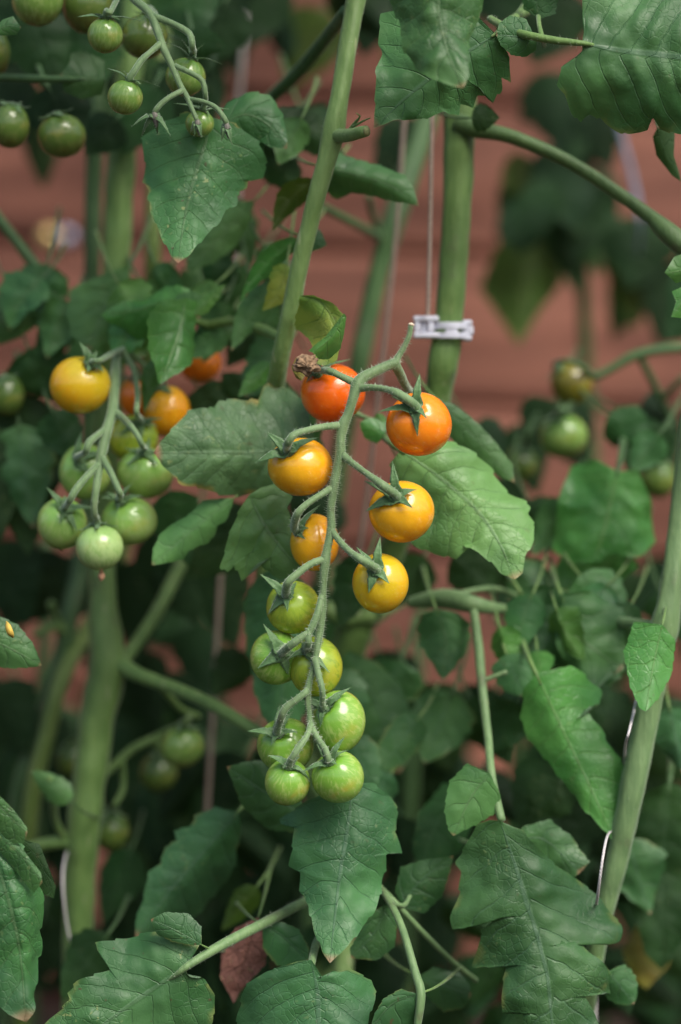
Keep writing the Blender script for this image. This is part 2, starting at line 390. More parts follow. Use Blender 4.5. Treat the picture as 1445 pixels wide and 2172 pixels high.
STALKS = {}
def leaf(plant, mat, mid, a, b, stalk=True, d=0.0, dt=0.0, ea=0.004, eb=0.004, q=1.0, ser=0.0, und=0.0015, pil=0.0011, seed=None, label=None, under=False, name='leaf'):
    """mid, a, b: midrib and the two margins as photo pixels at depth d (m behind the truss);
    dt: extra depth at the tip, ea/eb: how far each margin bends away, und/pil: waviness and quilting in metres"""
    seed = seed if seed is not None else rng.random() * 100
    n = max(26, int((84 if q < 1 else 124) * q)); m = max(5, int(14 * q))
    base = mid[0][:2]; tip = mid[-1][:2]
    M = catmull([tuple(p[:2]) for p in mid], n)
    A = side_curve(base, tip, a, n, M); B = side_curve(base, tip, b, n, M)
    t = np.linspace(0, 1, n)
    if ser == 0 and q >= .8: ser = 5.0 * min(1, np.linalg.norm(A - B, axis=1).max() / 200)
    if ser > 0:
        for E, sh in ((A, 0.0), (B, 0.37)):
            w = E - M; l = np.linalg.norm(w, axis=1)[:, None] + 1e-6
            ph = (t * 9 + sh) % 1.0
            tooth = (1 - ph) * ser * np.minimum(1, 3 * np.sin(np.pi * t))
            E -= w / l * (tooth[:, None]) * np.minimum(1, l / 25)
    dd = d + dt * t ** 1.6
    if len(mid[0]) > 2:
        dd = catmull([(p[0], p[1], p[2]) for p in mid], n)[:, 2]
    vs = np.concatenate([-np.linspace(1, 0, m + 1)[:-1], np.linspace(0, 1, m + 1)])
    wpx = max(np.linalg.norm(A - B, axis=1).max(), 1); lpx = np.linalg.norm(np.diff(M, axis=0), axis=1).sum()
    size = min(1.25, wpx / 170.0); nveins = max(3.2, min(8.0, lpx / 44.0)); sh_ = min(.34, .34 * wpx / lpx)
    pil = pil * size * .75; und = und * (0.35 + 0.65 * size) * 1.25
    V = np.zeros((n, 2 * m + 1, 3)); UV = np.zeros((n, 2 * m + 1, 2)); PH = np.zeros((n, 2 * m + 1, 2)); REL = np.zeros((n, 2 * m + 1))
    for j, v in enumerate(vs):
        E, e = (A, ea) if v < 0 else (B, eb)
        av = abs(v)
        px = M + (E - M) * av
        far = np.linalg.norm(E - M, axis=1); rel = far * av / max(far.max(), 1)
        REL[:, j] = rel
        dep = dd + e * rel ** 1.7 * min(1.0, far.max() / 60.0)
        s = (FOC + dep) / FOC
        V[:, j, 0] = (px[:, 0] - 722.5) * K * s; V[:, j, 1] = dep; V[:, j, 2] = (1086 - px[:, 1]) * K * s
        UV[:, j, 0] = t; UV[:, j, 1] = v
    gu = np.gradient(V, axis=0); gv = np.gradient(V, axis=1)
    N = np.cross(gu, gv); N /= np.linalg.norm(N, axis=2)[:, :, None] + 1e-12
    flip = N[:, :, 1].mean() > 0
    if flip: N = -N
    for i in range(n):
        for j in range(2 * m + 1):
            v = vs[j]; av = abs(v); rl = REL[i, j]; v_ = rl if v > 0 else -rl
            p = V[i, j]
            nz = noise.noise(Vector((p[0] * 38 + seed, p[1] * 20, p[2] * 38)))
            nf = noise.noise(Vector((p[0] * 150 + seed, 3.1, p[2] * 150)))
            wv = noise.noise(Vector((t[i] * 3.1, v_ * 1.7 + seed, seed * .7)))
            ph = (t[i] ** .92 - sh_ * (.35 * av + .65 * rl) ** 1.15) * nveins + (0.42 if v > 0 else 0) + wv * 0.42 + seed % 1
            PH[i, j] = (ph, av)
            fr = abs((ph % 1.0) - 0.5) * 2
            pl = 1 - (1 - fr) ** 2.2
            env = math.sin(math.pi * min(1, t[i] * 1.02)) ** 0.5
            h = nz * und * (0.5 + 1.6 * rl) + nf * und * 0.22 + (pl - 0.6) * pil * min(1, rl * 4) * (1.05 - 0.75 * av) * (0.7 + 0.8 * nf) * env - pil * 0.45 * math.exp(-(rl / 0.08) ** 2) * env
            # margin ripple
            h += und * 0.4 * av ** 4 * math.sin(t[i] * lpx / 18 * (1 + .2 * nz) + seed + (2 if v > 0 else 0)) * env * min(1, size)
            V[i, j] = p + N[i, j] * h
    w = 2 * m + 1
    fwd = not flip
    F = []
    for i in range(n - 1):
        for j in range(w - 1):
            f = (i * w + j, (i + 1) * w + j, (i + 1) * w + j + 1, i * w + j + 1)
            F.append(f if fwd != under else f[::-1])
    o = link(name, V.reshape(-1, 3), F, LM[mat], plant, uv=UV.reshape(-1, 2), uv2=PH.reshape(-1, 2))
    if label: o['label'] = label
    if stalk and q >= .45 and -60 < base[0] < 1500 and -60 < base[1] < 2230:
        t0 = M[0] - M[3]; t0 = t0 / (np.linalg.norm(t0) + 1e-6)
        ln = 38 + 34 * (seed % 1); w0 = max(2.6, min(7, wpx * .028))
        down = np.array([0, -.35])
        p = [tuple(M[4]) + (dd[4] - .0002, w0 * .35), tuple(M[1]) + (dd[1] + .0002, w0 * .8), tuple(M[0] + t0 * ln * .45) + (dd[0] + .006, w0), tuple(M[0] + t0 * ln * .9 + down * ln * .3) + (dd[0] + .028, w0 * 1.15), tuple(M[0] + t0 * ln * 1.4 + down * ln) + (dd[0] + .06, w0 * 1.25)]
        mb = MB(); tube(mb, p, n=16, sides=8, hair=0, seed=int(seed * 10))
        link('leaf_stalk', mb.v, mb.f, SM_dark if (mat in 'dk' or d > .09) else SM_mid, o)
    return o

PROF = {
 'ovate': [(0, 0), (.04, .45), (.12, .8), (.25, 1), (.4, .97), (.55, .82), (.7, .6), (.85, .32), (.95, .12), (1, 0)],
 'round': [(0, 0), (.03, .5), (.12, .88), (.3, 1), (.5, .98), (.7, .82), (.85, .55), (.95, .25), (1, 0)],
 'lance': [(0, 0), (.08, .45), (.2, .85), (.35, 1), (.5, .88), (.65, .66), (.8, .4), (.92, .15), (1, 0)],
}
def sl(plant, mat, base, tip, width, d=0.1, bend=0.0, shape='ovate', asym=0.0, teeth=5, tooth=0.16, **kw):
    """an ovate leaflet from base to tip; width in px; lobes come from uneven teeth"""
    r0 = random.Random(int(base[0] * 7 + tip[1] * 13 + width))
    b = np.array(base, float); t_ = np.array(tip, float); ax = t_ - b; L = np.linalg.norm(ax); ax /= L
    nr = np.array([-ax[1], ax[0]])
    mid = [tuple(b + ax * L * s + nr * bend * math.sin(math.pi * s)) for s in (0, .25, .5, .75, 1)]
    pr = np.array(PROF[shape])
    def side(sg):
        out = []
        n = 22 if kw.get('q', 1) >= .6 else 16
        ph0 = r0.random()
        for i in range(1, n):
            s = i / n
            w = np.interp(s, pr[:, 0], pr[:, 1]) * width * 0.5 * (1 + sg * asym)
            ph = (s * teeth + ph0) % 1.0
            amp = tooth * (0.6 + 0.8 * r0.random())
            w *= 1 + amp * (ph - 0.6)
            c = b + ax * L * s + nr * bend * math.sin(math.pi * s)
            out.append(tuple(c + nr * sg * w))
        return out
    return leaf(plant, mat, mid, side(1), side(-1), d=d, **kw)

# ------------------------------------------------------------------ tomato builder
def sepal(path3, width, name, parent, centre, rad, lift=1.02, root=None, mat=None):
    """a narrow pointed blade along path3 (world points), kept outside the fruit"""
    c = catmull(path3, 22)
    cc = np.array(centre)
    for i in range(len(c)):
        v = c[i] - cc; l = np.linalg.norm(v)
        if l < rad * lift: c[i] = cc + v / l * rad * lift
    T = np.gradient(c, axis=0); T /= np.linalg.norm(T, axis=1)[:, None] + 1e-12
    out = c - cc; out /= np.linalg.norm(out, axis=1)[:, None]
    S = np.cross(T, out); S /= np.linalg.norm(S, axis=1)[:, None] + 1e-12
    Nn = np.cross(S, T)
    V = []; n = len(c); tw = rng.uniform(-0.5, 0.5)
    for i in range(n):
        t = i / (n - 1)
        w = width * (0.75 + 0.35 * math.sin(math.pi * min(1, t * 2.2)) if t < .45 else 1) * (1 - max(0, (t - .12)) / .88) ** 0.95
        w = max(w * 1.85, width * 0.03)
        a = tw * t
        s = S[i] * math.cos(a) + Nn[i] * math.sin(a); u = Nn[i] * math.cos(a) - S[i] * math.sin(a)
        th = width * 0.16 * (1 - 0.75 * t)
        V += [c[i] - s * w * .5 + u * w * .14, c[i] - s * w * .25 + u * th * .6, c[i] + u * th * 0.1, c[i] + s * w * .25 + u * th * .6, c[i] + s * w * .5 + u * w * .14,
              c[i] + s * w * .25 - u * th * .5, c[i] - u * th, c[i] - s * w * .25 - u * th * .5]
    F = []
    for i in range(n - 1):
        for k in range(8):
            k2 = (k + 1) % 8
            F.append((i * 8 + k, i * 8 + k2, (i + 1) * 8 + k2, (i + 1) * 8 + k))
    mb = MB(); mb.add(V, F, 0)
    for h in range(26):
        i = rng.randrange(1, n - 1); sg = rng.choice((-1, 1)); t = i / (n - 1)
        w = width * (1 - t) ** 0.85
        p = c[i] + S[i] * sg * w * .8
        dv = S[i] * sg + Nn[i] * rng.uniform(-.2, .8) + T[i] * rng.uniform(0, .5)
        l = rng.uniform(.0003, .0010)
        mb.add([p + T[i] * 5e-5, p - T[i] * 5e-5, p + Nn[i] * 8e-5, p + dv * l], [(0, 1, 3), (1, 2, 3), (2, 0, 3)], 1)
    return mb.link(name, [mat or SM_sepal, HAIR], parent)

def tomato(px, py, rx, ry, d, mat, label, cal=None, tips=None, group=None, sep_len=0.9, sw=15, name='tomato', dried=None, hang=None, sepn=5):
    """cal: pixel of the stem end (on the near side of the fruit); tips: pixels (and lift in m) of the sepal ends"""
    c = P(px, py, d); r = R((rx + ry) / 2, d)
    if hang is not None: ax = Vector(hang).normalized()
    else:
        dx, dy = (cal[0] - px) / rx, (cal[1] - py) / ry
        l = math.hypot(dx, dy)
        if l > 0.97: dx, dy = dx / l * .97, dy / l * .97
        ax = Vector((dx, -math.sqrt(max(0.02, 1 - dx * dx - dy * dy)), -dy)).normalized()
    M = Matrix.Translation(c) @ ax.to_track_quat('Z', 'Y').to_matrix().to_4x4()
    nu, nv = 56, 40
    inv = M.inverted()
    rx_, ry_ = R(rx, d), R(ry, d)
    V = []
    for i in range(nv + 1):
        th = math.pi * i / nv
        for k in range(nu):
            a = 2 * math.pi * k / nu
            rr = 1.0 - 0.16 * math.exp(-(th / 0.20) ** 2) + 0.012 * math.cos(5 * a + px) * math.exp(-(th / .7) ** 2) + 0.008 * math.cos(3 * a + py) - 0.02 * math.exp(-((math.pi - th) / 0.16) ** 2)
            lo = Vector((math.sin(th) * math.cos(a), math.sin(th) * math.sin(a), math.cos(th))) * rr
            w = M.to_3x3() @ lo
            V.append((c.x + w.x * rx_, c.y + w.y * (rx_ + ry_) / 2, c.z + w.z * ry_))
    F = []
    for i in range(nv):
        for k in range(nu):
            k2 = (k + 1) % nu
            F.append((i * nu + k, (i + 1) * nu + k, (i + 1) * nu + k2, i * nu + k2))
    t = link(name, V, F, mat, None, M=M)
    tag(t, label, 'tomato', group)
    # calyx
    top = c + ax * r * 0.88
    mb = MB()
    tube(mb, [(top.x, top.y, top.z, r * .16), *[(*(top + ax * r * h), r * w) for h, w in ((.06, .15), (.12, .11))]], n=6, sides=12, world=True, wob=.1)
    hub = mb.link('calyx', [SM_sepal, HAIR], t)
    dirs = []
    if tips:
        for tp in tips:
            lf = tp[2] if len(tp) > 2 else 0.003
            e = P(tp[0], tp[1], 0)
            # tip depth: on the fruit surface at that pixel, or level with the stem end outside it
            ddx, ddy = (tp[0] - px) / rx, (tp[1] - py) / ry
            rr = ddx * ddx + ddy * ddy
            surf = d - r * math.sqrt(max(0.0, 1 - rr)) if rr < 1 else d - r * 0.1
            dep = min(surf, top.y + r * 0.35) - lf if rr < 1 else (top.y * .6 + surf * .4) - lf
            e = P(tp[0], tp[1], dep)
            mdp = top + ax * r * .10 + (e - top) * .45 + ax * r * .07
            sepal([tuple(top), tuple(top + ax * r * .08 + (e - top) * .15), tuple(mdp), tuple(e)], R(tp[3] if len(tp) > 3 else sw, d), 'sepal', hub, c, r)
    else:
        u = ax.orthogonal().normalized(); w = ax.cross(u)
        a0 = rng.random() * 6
        for k in range(sepn):
            a = a0 + k * 2 * math.pi / sepn + rng.uniform(-.2, .2)
            dr = u * math.cos(a) + w * math.sin(a)
            ln = r * sep_len * rng.uniform(.8, 1.15); lift = rng.uniform(-.15, .45)
            pts = [top, top + dr * ln * .3 + ax * r * .08, top + dr * ln * .68 + ax * ln * lift * .3, top + dr * ln + ax * ln * lift * .6]
            sepal([tuple(p) for p in pts], R(sw, d), 'sepal', hub, c, r)
    if dried:
        bt = c - ax * r * .97
        for q_ in range(dried):
            e = bt + Vector((rng.uniform(-.0015, .0015), 0, -rng.uniform(.004, .007)))
            mb = MB(); tube(mb, [(bt.x, bt.y, bt.z, .0005), (bt.x * .5 + e.x * .5 + .0003, bt.y, bt.z * .4 + e.z * .6, .0017), (e.x, e.y, e.z, .0004)], n=9, sides=7, world=True, wob=.5)
            mb.link('dried_flower', [plain('dried_petal', (.62, .34, .2), .7)], t)
    return t, top, ax

def stemset(name, mats, segs, parent=None, label=None, cat=None, group=None, loc=None):
    mb = MB()
    for s in segs:
        kw = s[1] if isinstance(s, tuple) and isinstance(s[1], dict) else {}
        pts = s[0] if kw or (isinstance(s, tuple) and isinstance(s[1], dict)) else s
        tube(mb, pts, **kw)
    M = Matrix.Translation(P(*segs_first(segs)[:3])) if parent is None else None
    o = mb.link(name, mats, parent, M=M)
    return tag(o, label, cat, group)

def segs_first(segs):
    s = segs[0]
    if isinstance(s, tuple) and isinstance(s[1], dict): s = s[0]
    return s[0]
# ------------------------------------------------------------------ the setting: ground and the red board wall
WY = 0.80
def wall_mat(name='painted_boards'):
    m = NT(name); tc = m.n('TexCoord'); obj = tc.outputs['Object']
    mp = m.n('Mapping'); mp.inputs['Scale'].default_value = (0.25, 1, 2.2); m.l(obj, mp.inputs[0])
    g = m.noise(mp.outputs[0], 22, 6, 0.6)
    col = m.mix(m.ramp(m.math('ADD', m.math('MULTIPLY', g, .6), m.math('MULTIPLY', m.noise(obj, 4.5, 3), .4)), 0.38, 0.62), (0.120, 0.046, 0.030), (0.270, 0.110, 0.072))
    col = m.mix(m.math('MULTIPLY', m.ramp(m.noise(obj, 9, 4), 0.45, 0.7), 0.5), col, (0.115, 0.050, 0.036))
    nr = m.bump(g, 0.003, 0.6)
    return m.done(m.bsdf(col, 0.72, 0.3, nr))
mb = MB()
bh = 0.1115
z = -0.362; k = 0
tilt = 0.03
zs = []
while z < 1.1:
    x0, x1 = -2.2, 2.2
    g = 0.0035
    for (xa, xb) in ((x0, x1),):
        dz = lambda x: tilt * x * -1
        pr = [(WY + .006, z), (WY, z + .006), (WY - .002, z + bh * .5), (WY, z + bh - g - .006), (WY + .006, z + bh - g), (WY + .012, z + bh - g), (WY + .012, z)]
        nX = 14; vv = []; 
        for i in range(nX + 1):
            x = xa + (xb - xa) * i / nX
            vv += [(x, y, zz + dz(x)) for y, zz in pr]
        L_ = len(pr); ff = []
        for i in range(nX):
            for j in range(L_):
                j2 = (j + 1) % L_
                ff.append((i * L_ + j, i * L_ + j2, (i + 1) * L_ + j2, (i + 1) * L_ + j))
        ff.append(tuple(range(L_))[::-1]); ff.append(tuple(nX * L_ + j for j in range(L_)))
        mb.add(vv, ff, 0)
    z += bh; k += 1
DARKW = plain('shadow_gap', (0.10, 0.048, 0.038), 0.9)
mb.add([(-2.2, WY + .013, -.37), (2.2, WY + .013, -.37), (2.2, WY + .013, 1.1), (-2.2, WY + .013, 1.1),
        (-2.2, WY + .08, -.37), (2.2, WY + .08, -.37), (2.2, WY + .08, 1.1), (-2.2, WY + .08, 1.1)],
       [(0, 1, 2, 3), (7, 6, 5, 4), (0, 4, 5, 1), (3, 2, 6, 7), (0, 3, 7, 4), (1, 5, 6, 2)], 1)
wall = mb.link('board_wall', [wall_mat(), DARKW], None, M=Matrix.Translation((0, WY, -.36)), smooth=False)
tag(wall, 'blurred red brown wall of horizontal painted boards behind the tomato plants', 'wall')

gm = plain('dark_soil', (0.030, 0.022, 0.016), 0.95, 0.2, 0.5, 40)
n = 60; vv = []; ff = []
for i in range(n + 1):
    for j in range(n + 1):
        x = (i / n - .5) * 2; y = (j / n - .5) * 2
        x = math.copysign(abs(x) ** 3, x) * 40; y = math.copysign(abs(y) ** 3, y) * 40
        vv.append((x, y, -.37 + noise.noise(Vector((x * 9, y * 9, 0))) * .008))
for i in range(n):
    for j in range(n):
        ff.append((i * (n + 1) + j, (i + 1) * (n + 1) + j, (i + 1) * (n + 1) + j + 1, i * (n + 1) + j + 1))
tag(link('ground', vv, ff, gm), kind='structure')
# ------------------------------------------------------------------ plants: each a root with stem, branches, leaf stalks and leaves
def plant(px, py, d, label):
    return tag(empty('tomato_plant', P(px, py, d)), label, 'tomato plant', 'tomato plants in a row before the boards')
def stalk(pl, segs, mats, name='leaf_stalk'):
    return stemset(name, mats, segs, parent=pl)

# --- plant of the slanting stem (centre)
A = plant(600, 2300, .08, 'tomato plant with the slanting pale green stem and a cut stub at its bend')
stalk(A, [([(775, -60, .03, 22), (757, -10, .03, 21), (738, 100, .025, 20), (716, 230, .02, 20), (708, 278, .02, 25), (697, 325, .02, 21), (668, 430, .022, 19), (636, 560, .028, 19), (612, 680, .035, 19), (588, 800, .05, 19), (572, 930, .10, 19), (560, 1100, .14, 20), (575, 1400, .15, 20), (660, 1640, .14, 21), (725, 1800, .13, 21), (725, 2300, .10, 22)], dict(sides=26, hair=900, hairlen=.0014, wob=.10, n=200, seed=1, ridge=.025)),
          ([(708, 288, .02, 15), (740, 287, .008, 14), (764, 281, .0, 13), (778, 278, -.003, 11.5)], dict(sides=16, hair=60, hairlen=.001))], [SM_main, HAIR], 'stem')
stalk(A, [([(777, 278.5, -.0035, 10), (780, 278, -.004, 9.6)], dict(sides=14, n=4))], [plain('callus', (.22, .24, .10), .8)], 'cut_end')
stalk(A, [([(735, 25, .04, 15), (700, 70, .07, 14), (640, 145, .10, 15), (560, 225, .13, 14), (480, 330, .17, 12)], {})], [SM_dark, HAIR], 'branch')
stalk(A, [([(730, 292, .02, 5), (752, 262, .01, 3.5), (764, 247, .005, 2), (756, 240, .003, 1)], {}), ([(750, 268, .01, 3), (772, 256, .005, 2), (786, 250, 0, 1)], {})], [SM_main, HAIR], 'side_shoot')

# leaves by the slanting stem
leaf(A, 's', [(452, 250), (426, 330), (405, 400), (390, 470), (378, 558)], [(400, 240), (345, 262), (306, 300), (309, 340), (300, 385), (314, 404), (318, 450), (338, 500), (360, 540)],
     [(500, 262), (548, 300), (570, 356), (566, 377), (538, 381), (537, 396), (518, 402), (510, 434), (490, 438), (470, 470), (440, 500), (405, 540)], d=.02, dt=-.015, ea=.012, eb=.014, und=.002, label='large leaf with brown tip and speckled margin below the small green tomatoes', stalk=False)
leaf(A, 'g', [(462, 268), (520, 243), (570, 266), (609, 316)], [(480, 215), (530, 196), (575, 207), (602, 242), (610, 285)], [(500, 300), (548, 338), (562, 345), (560, 318), (548, 298), (575, 313)], d=.032, ea=.008, eb=.01, stalk=False)
leaf(A, 'g', [(670, 350), (760, 372), (830, 395), (889, 438)], [(700, 318), (760, 335), (815, 350), (855, 372), (880, 408)], [(690, 410), (712, 428), (745, 412), (790, 414), (835, 427), (872, 433)], d=.05, ea=.01, eb=.016, label='pointed leaf to the right of the slanting stem')
sl(A, 'k', (560, 250), (742, 352), 100, d=.09, bend=-18)
sl(A, 'k', (620, 250), (520, 350), 80, d=.12)
leaf(A, 'g', [(540, 425), (470, 500), (392, 578)], [(480, 430), (430, 480), (400, 540)], [(532, 470), (505, 520), (450, 560)], d=.09)
leaf(A, 'k', [(540, 545), (480, 610), (430, 680)], [(480, 570), (430, 630), (425, 665)], [(532, 580), (520, 640), (470, 700)], d=.2, q=.6)
sl(A, 'o', (668, 380), (578, 490), 62, d=.06, bend=14, ea=-.01, eb=.012)
sl(A, 'g', (640, 500), (694, 520), 66, d=.05, teeth=3)
sl(A, 'f', (632, 505), (508, 640), 46, d=.06, bend=12, ea=-.012, eb=.012)
sl(A, 'y', (608, 560), (556, 660), 62, d=.05, bend=-12, ea=-.01, eb=.01)
sl(A, 'g', (590, 600), (490, 745), 74, d=.07, bend=10)
sl(A, 'g', (585, 720), (520, 840), 92, d=.09, shape='round', bend=-8)
sl(A, 'f', (575, 770), (505, 842), 50, d=.07)
# yellowing folded leaf with the dry tip
leaf(A, 'y', [(636, 628), (680, 640), (712, 690), (705, 740), (655, 768)], [(668, 622), (715, 645), (736, 672), (732, 720), (715, 760), (690, 772)], [(632, 660), (640, 700), (655, 722), (668, 740)], d=.02, dt=-.02, ea=-.004, eb=.02, und=.003, under=False, label='yellowing leaf curled over above the red orange tomato', stalk=False)
leaf(A, 'f', [(730, 664), (706, 712), (664, 748)], [(736, 672), (731, 715), (724, 742), (700, 764), (678, 764)], [(712, 684), (690, 712), (668, 728), (652, 742)], d=-.014, dt=.002, ea=.012, eb=.012, und=.001, pil=.0004, stalk=False)
def crumple(pl, px, py, d, rx, ry, mat, label, seed):
    c = P(px, py, d); V = []; F = []; nu, nv = 44, 28
    for i in range(nv + 1):
        for k in range(nu):
            th = math.pi * i / nv; a = 2 * math.pi * k / nu
            n_ = Vector((math.sin(th) * math.cos(a), math.cos(th), math.sin(th) * math.sin(a)))
            r_ = 1 + .55 * (noise.noise(n_ * 2.1 + Vector((seed, 0, 0)))) - .5 * abs(noise.noise(n_ * 4.5 + Vector((0, seed, 0)))) + .25 * noise.noise(n_ * 10)
            V.append((c.x + n_.x * R(rx) * r_, c.y + n_.y * R(min(rx, ry)) * .8 * r_, c.z + n_.z * R(ry) * r_))
    for i in range(nv):
        for k in range(nu):
            k2 = (k + 1) % nu; F.append((i * nu + k, (i + 1) * nu + k, (i + 1) * nu + k2, i * nu + k2))
    link('dry_leaf_tip', V, F, plain('dry_tip', (.24, .16, .095), .85, .2, .45, 380), pl)['label'] = label
crumple(A, 650, 774, -.016, 27, 20, 'n', 'brown crumpled dead leaf tip', 2.3)
leaf(A, 'w', [(640, 755), (625, 785), (640, 808)], [(628, 758), (618, 780), (628, 803)], [(648, 770), (650, 792)], d=-.008, q=.5, und=.002, stalk=False)
# leaves behind the truss
leaf(A, 'e', [(668, 935), (560, 958), (440, 960), (326, 960)], [(650, 850), (600, 812), (560, 816), (548, 848), (500, 841), (466, 843), (455, 862), (398, 871), (368, 905), (338, 938)],
     [(640, 1010), (580, 1046), (505, 1061), (450, 1043), (382, 1022), (345, 988)], d=.04, dt=-.012, ea=.012, eb=.01, und=.0022, pil=.0016, label='broad pale leaf with a yellow scorched margin behind the yellow tomatoes', stalk=False)
sl(A, 'k', (640, 1000), (600, 800), 120, d=.075)
leaf(A, 'p', [(528, 1050), (558, 1108), (600, 1165), (644, 1216)], [(505, 1085), (482, 1140), (471, 1200), (486, 1213), (498, 1195), (514, 1234), (531, 1210), (545, 1195), (575, 1226), (612, 1234)],
     [(560, 1030), (600, 1021), (622, 1052), (611, 1075), (626, 1120), (641, 1165)], d=.024, ea=.008, eb=.006, und=.0025, pil=.0018, label='crinkled leaf behind the half hidden orange tomato', stalk=False)
leaf(A, 'p', [(496, 1056), (420, 1115), (322, 1199)], [(470, 1056), (430, 1060), (408, 1085), (392, 1096), (365, 1110), (342, 1133), (326, 1165)], [(492, 1075), (478, 1105), (462, 1112), (455, 1132), (440, 1150), (418, 1158), (400, 1168), (387, 1186), (350, 1194)], d=.045, ea=.006, eb=.008, label='narrow pale leaf tapering to the lower left')
sl(A, 'k', (560, 1090), (390, 1230), 150, d=.12)
leaf(A, 'b', [(600, 1190), (596, 1300), (600, 1420), (590, 1560)], [(540, 1225), (512, 1280), (522, 1390), (540, 1470), (556, 1520), (575, 1550)], [(660, 1250), (680, 1350), (670, 1450), (640, 1540)], d=.07, ea=.012, eb=.01, label='long bluish leaf behind the green tomatoes', stalk=False)
# --- lower leaves in front
leaf(A, 'b', [(748, 1662), (737, 1760), (722, 1850), (710, 1950), (700, 2043)], [(700, 1672), (650, 1700), (598, 1738), (604, 1752), (626, 1758), (628, 1790), (612, 1838), (632, 1848), (630, 1888), (650, 1920), (664, 1975), (682, 2018)],
     [(795, 1660), (836, 1690), (853, 1722), (842, 1760), (851, 1810), (820, 1812), (826, 1850), (812, 1900), (782, 1955), (742, 2005)], d=.012, dt=-.02, ea=.014, eb=.014, und=.002, pil=.0014, label='long hanging leaf directly under the lowest green tomatoes', stalk=False)
leaf(A, 'b', [(648, 1730), (560, 1680), (481, 1626)], [(630, 1640), (585, 1612), (530, 1612)], [(640, 1768), (570, 1766), (512, 1712)], d=.05, dt=-.01, label='bluish rounded leaf with two pale spots', stalk=False)
leaf(A, 'b', [(660, 2035), (674, 2100), (678, 2190), (690, 2300)], [(625, 2040), (566, 2058), (524, 2088), (513, 2112), (498, 2150), (484, 2210), (560, 2290)], [(690, 2078), (704, 2060), (750, 2054), (802, 2078), (805, 2108), (785, 2150), (770, 2250)], d=-.012, dt=-.01, ea=.014, eb=.014, pil=.0018, label='veined leaf at the bottom edge under the long hanging leaf', stalk=False)
stalk(A, [([(700, 1960, .05, 8), (672, 2000, .02, 9), (660, 2050, -.008, 8)], {})], [SM_pale, HAIR])
leaf(A, 'B', [(888, 2108), (830, 2130), (785, 2185)], [(850, 2098), (815, 2118), (795, 2150)], [(888, 2150), (870, 2200), (820, 2230)], d=-.01, label='small leaf with pale bitten margin at the bottom edge')
leaf(A, 'b', [(824, 1914), (795, 1975), (745, 2032)], [(790, 1935), (762, 1975), (742, 2012)], [(845, 1950), (838, 2010), (800, 2038)], d=.03, stalk=False)
leaf(A, 'b', [(855, 1925), (888, 1872), (962, 1815)], [(835, 1890), (850, 1838), (900, 1822)], [(900, 1938), (938, 1900), (955, 1850)], d=.04, stalk=False)
leaf(A, 'b', [(556, 1960), (600, 1985), (655, 2040)], [(590, 1952), (632, 1970), (655, 2010)], [(558, 2010), (590, 2045), (625, 2052)], d=.03)
stalk(A, [([(770, 1840, .06, 6), (812, 1890, .035, 7), (850, 1960, .01, 8), (880, 2060, -.005, 9), (893, 2110, -.01, 10), (885, 2180, -.01, 8)], {}), ([(800, 1875, .055, 5), (830, 1905, .035, 6), (890, 1970, .04, 6), (955, 2035, .05, 6), (1010, 2080, .06, 6)], {}), ([(840, 1918, .03, 5), (858, 1920, .035, 5), (870, 1900, .04, 4)], {})], [SM_pale, HAIR])
leaf(A, 'b', [(890, 2070), (940, 2090), (1000, 2110)], [(920, 2050), (975, 2060), (995, 2085)], [(900, 2110), (940, 2150), (985, 2140)], d=.05)
leaf(A, 'k', [(1000, 1660), (930, 1740), (890, 1850)], [(940, 1660), (890, 1720), (872, 1800)], [(1010, 1740), (980, 1800), (930, 1860)], d=.10)
leaf(A, 'b', [(740, 1380), (785, 1460), (825, 1560), (850, 1640)], [(700, 1420), (715, 1500), (770, 1600), (820, 1640)], [(800, 1405), (850, 1450), (880, 1530), (870, 1610)], d=.11, q=.6, label='spotted bluish leaf out of focus behind the green tomatoes', stalk=False)
sl(A, 'b', (890, 1520), (805, 1635), 84, d=.09, q=.6, shape='round')
sl(A, 'b', (740, 1560), (800, 1690), 90, d=.08, q=.6)

# --- bottom left compound leaf of plant A
leaf(A, 'B', [(395, 2050), (330, 2095), (250, 2150), (150, 2230)], [(425, 2000), (392, 1992), (350, 1972), (292, 1976), (262, 1988), (206, 2004), (213, 2032), (236, 2052), (200, 2072), (172, 2086), (145, 2108), (150, 2122), (100, 2160), (60, 2210)],
     [(398, 2070), (440, 2080), (458, 2110), (452, 2160), (420, 2230), (300, 2280)], d=-.004, dt=-.01, ea=.014, eb=.016, und=.0022, pil=.0016, label='large speckled leaf at the bottom left with a pale bitten lobe', stalk=False)
leaf(A, 'B', [(428, 2004), (375, 1975), (320, 1950)], [(428, 1965), (400, 1938), (350, 1934)], [(410, 2005), (365, 1998), (333, 1982)], d=-.006)
stalk(A, [([(700, 1885, .06, 11), (640, 1916, .045, 10), (560, 1958, .02, 11), (470, 2005, .004, 11), (400, 2048, -.006, 8), (368, 2072, -.004, 4), (340, 2090, .002, 2)], dict(hair=160))], [SM_pale, HAIR])
leaf(A, 'n', [(548, 1945), (520, 2035), (496, 2128)], [(500, 1968), (470, 2010), (468, 2070), (482, 2100)], [(562, 1990), (560, 2040), (520, 2090)], d=.05, und=.006, label='dry brown leaf hanging behind the leaf stalk')
leaf(A, 'b', [(505, 1722), (430, 1810), (360, 1890), (288, 1990)], [(455, 1710), (412, 1728), (400, 1752), (368, 1760), (376, 1782), (350, 1795), (340, 1830), (318, 1850), (305, 1900), (285, 1950)], [(514, 1762), (500, 1830), (462, 1900), (400, 1960), (330, 1990)], d=.07, ea=.008, eb=.02, label='toothed bluish leaf at the lower left behind the bitten leaf')
sl(A, 'o', (545, 1880), (470, 1975), 60, d=.09, q=.6)

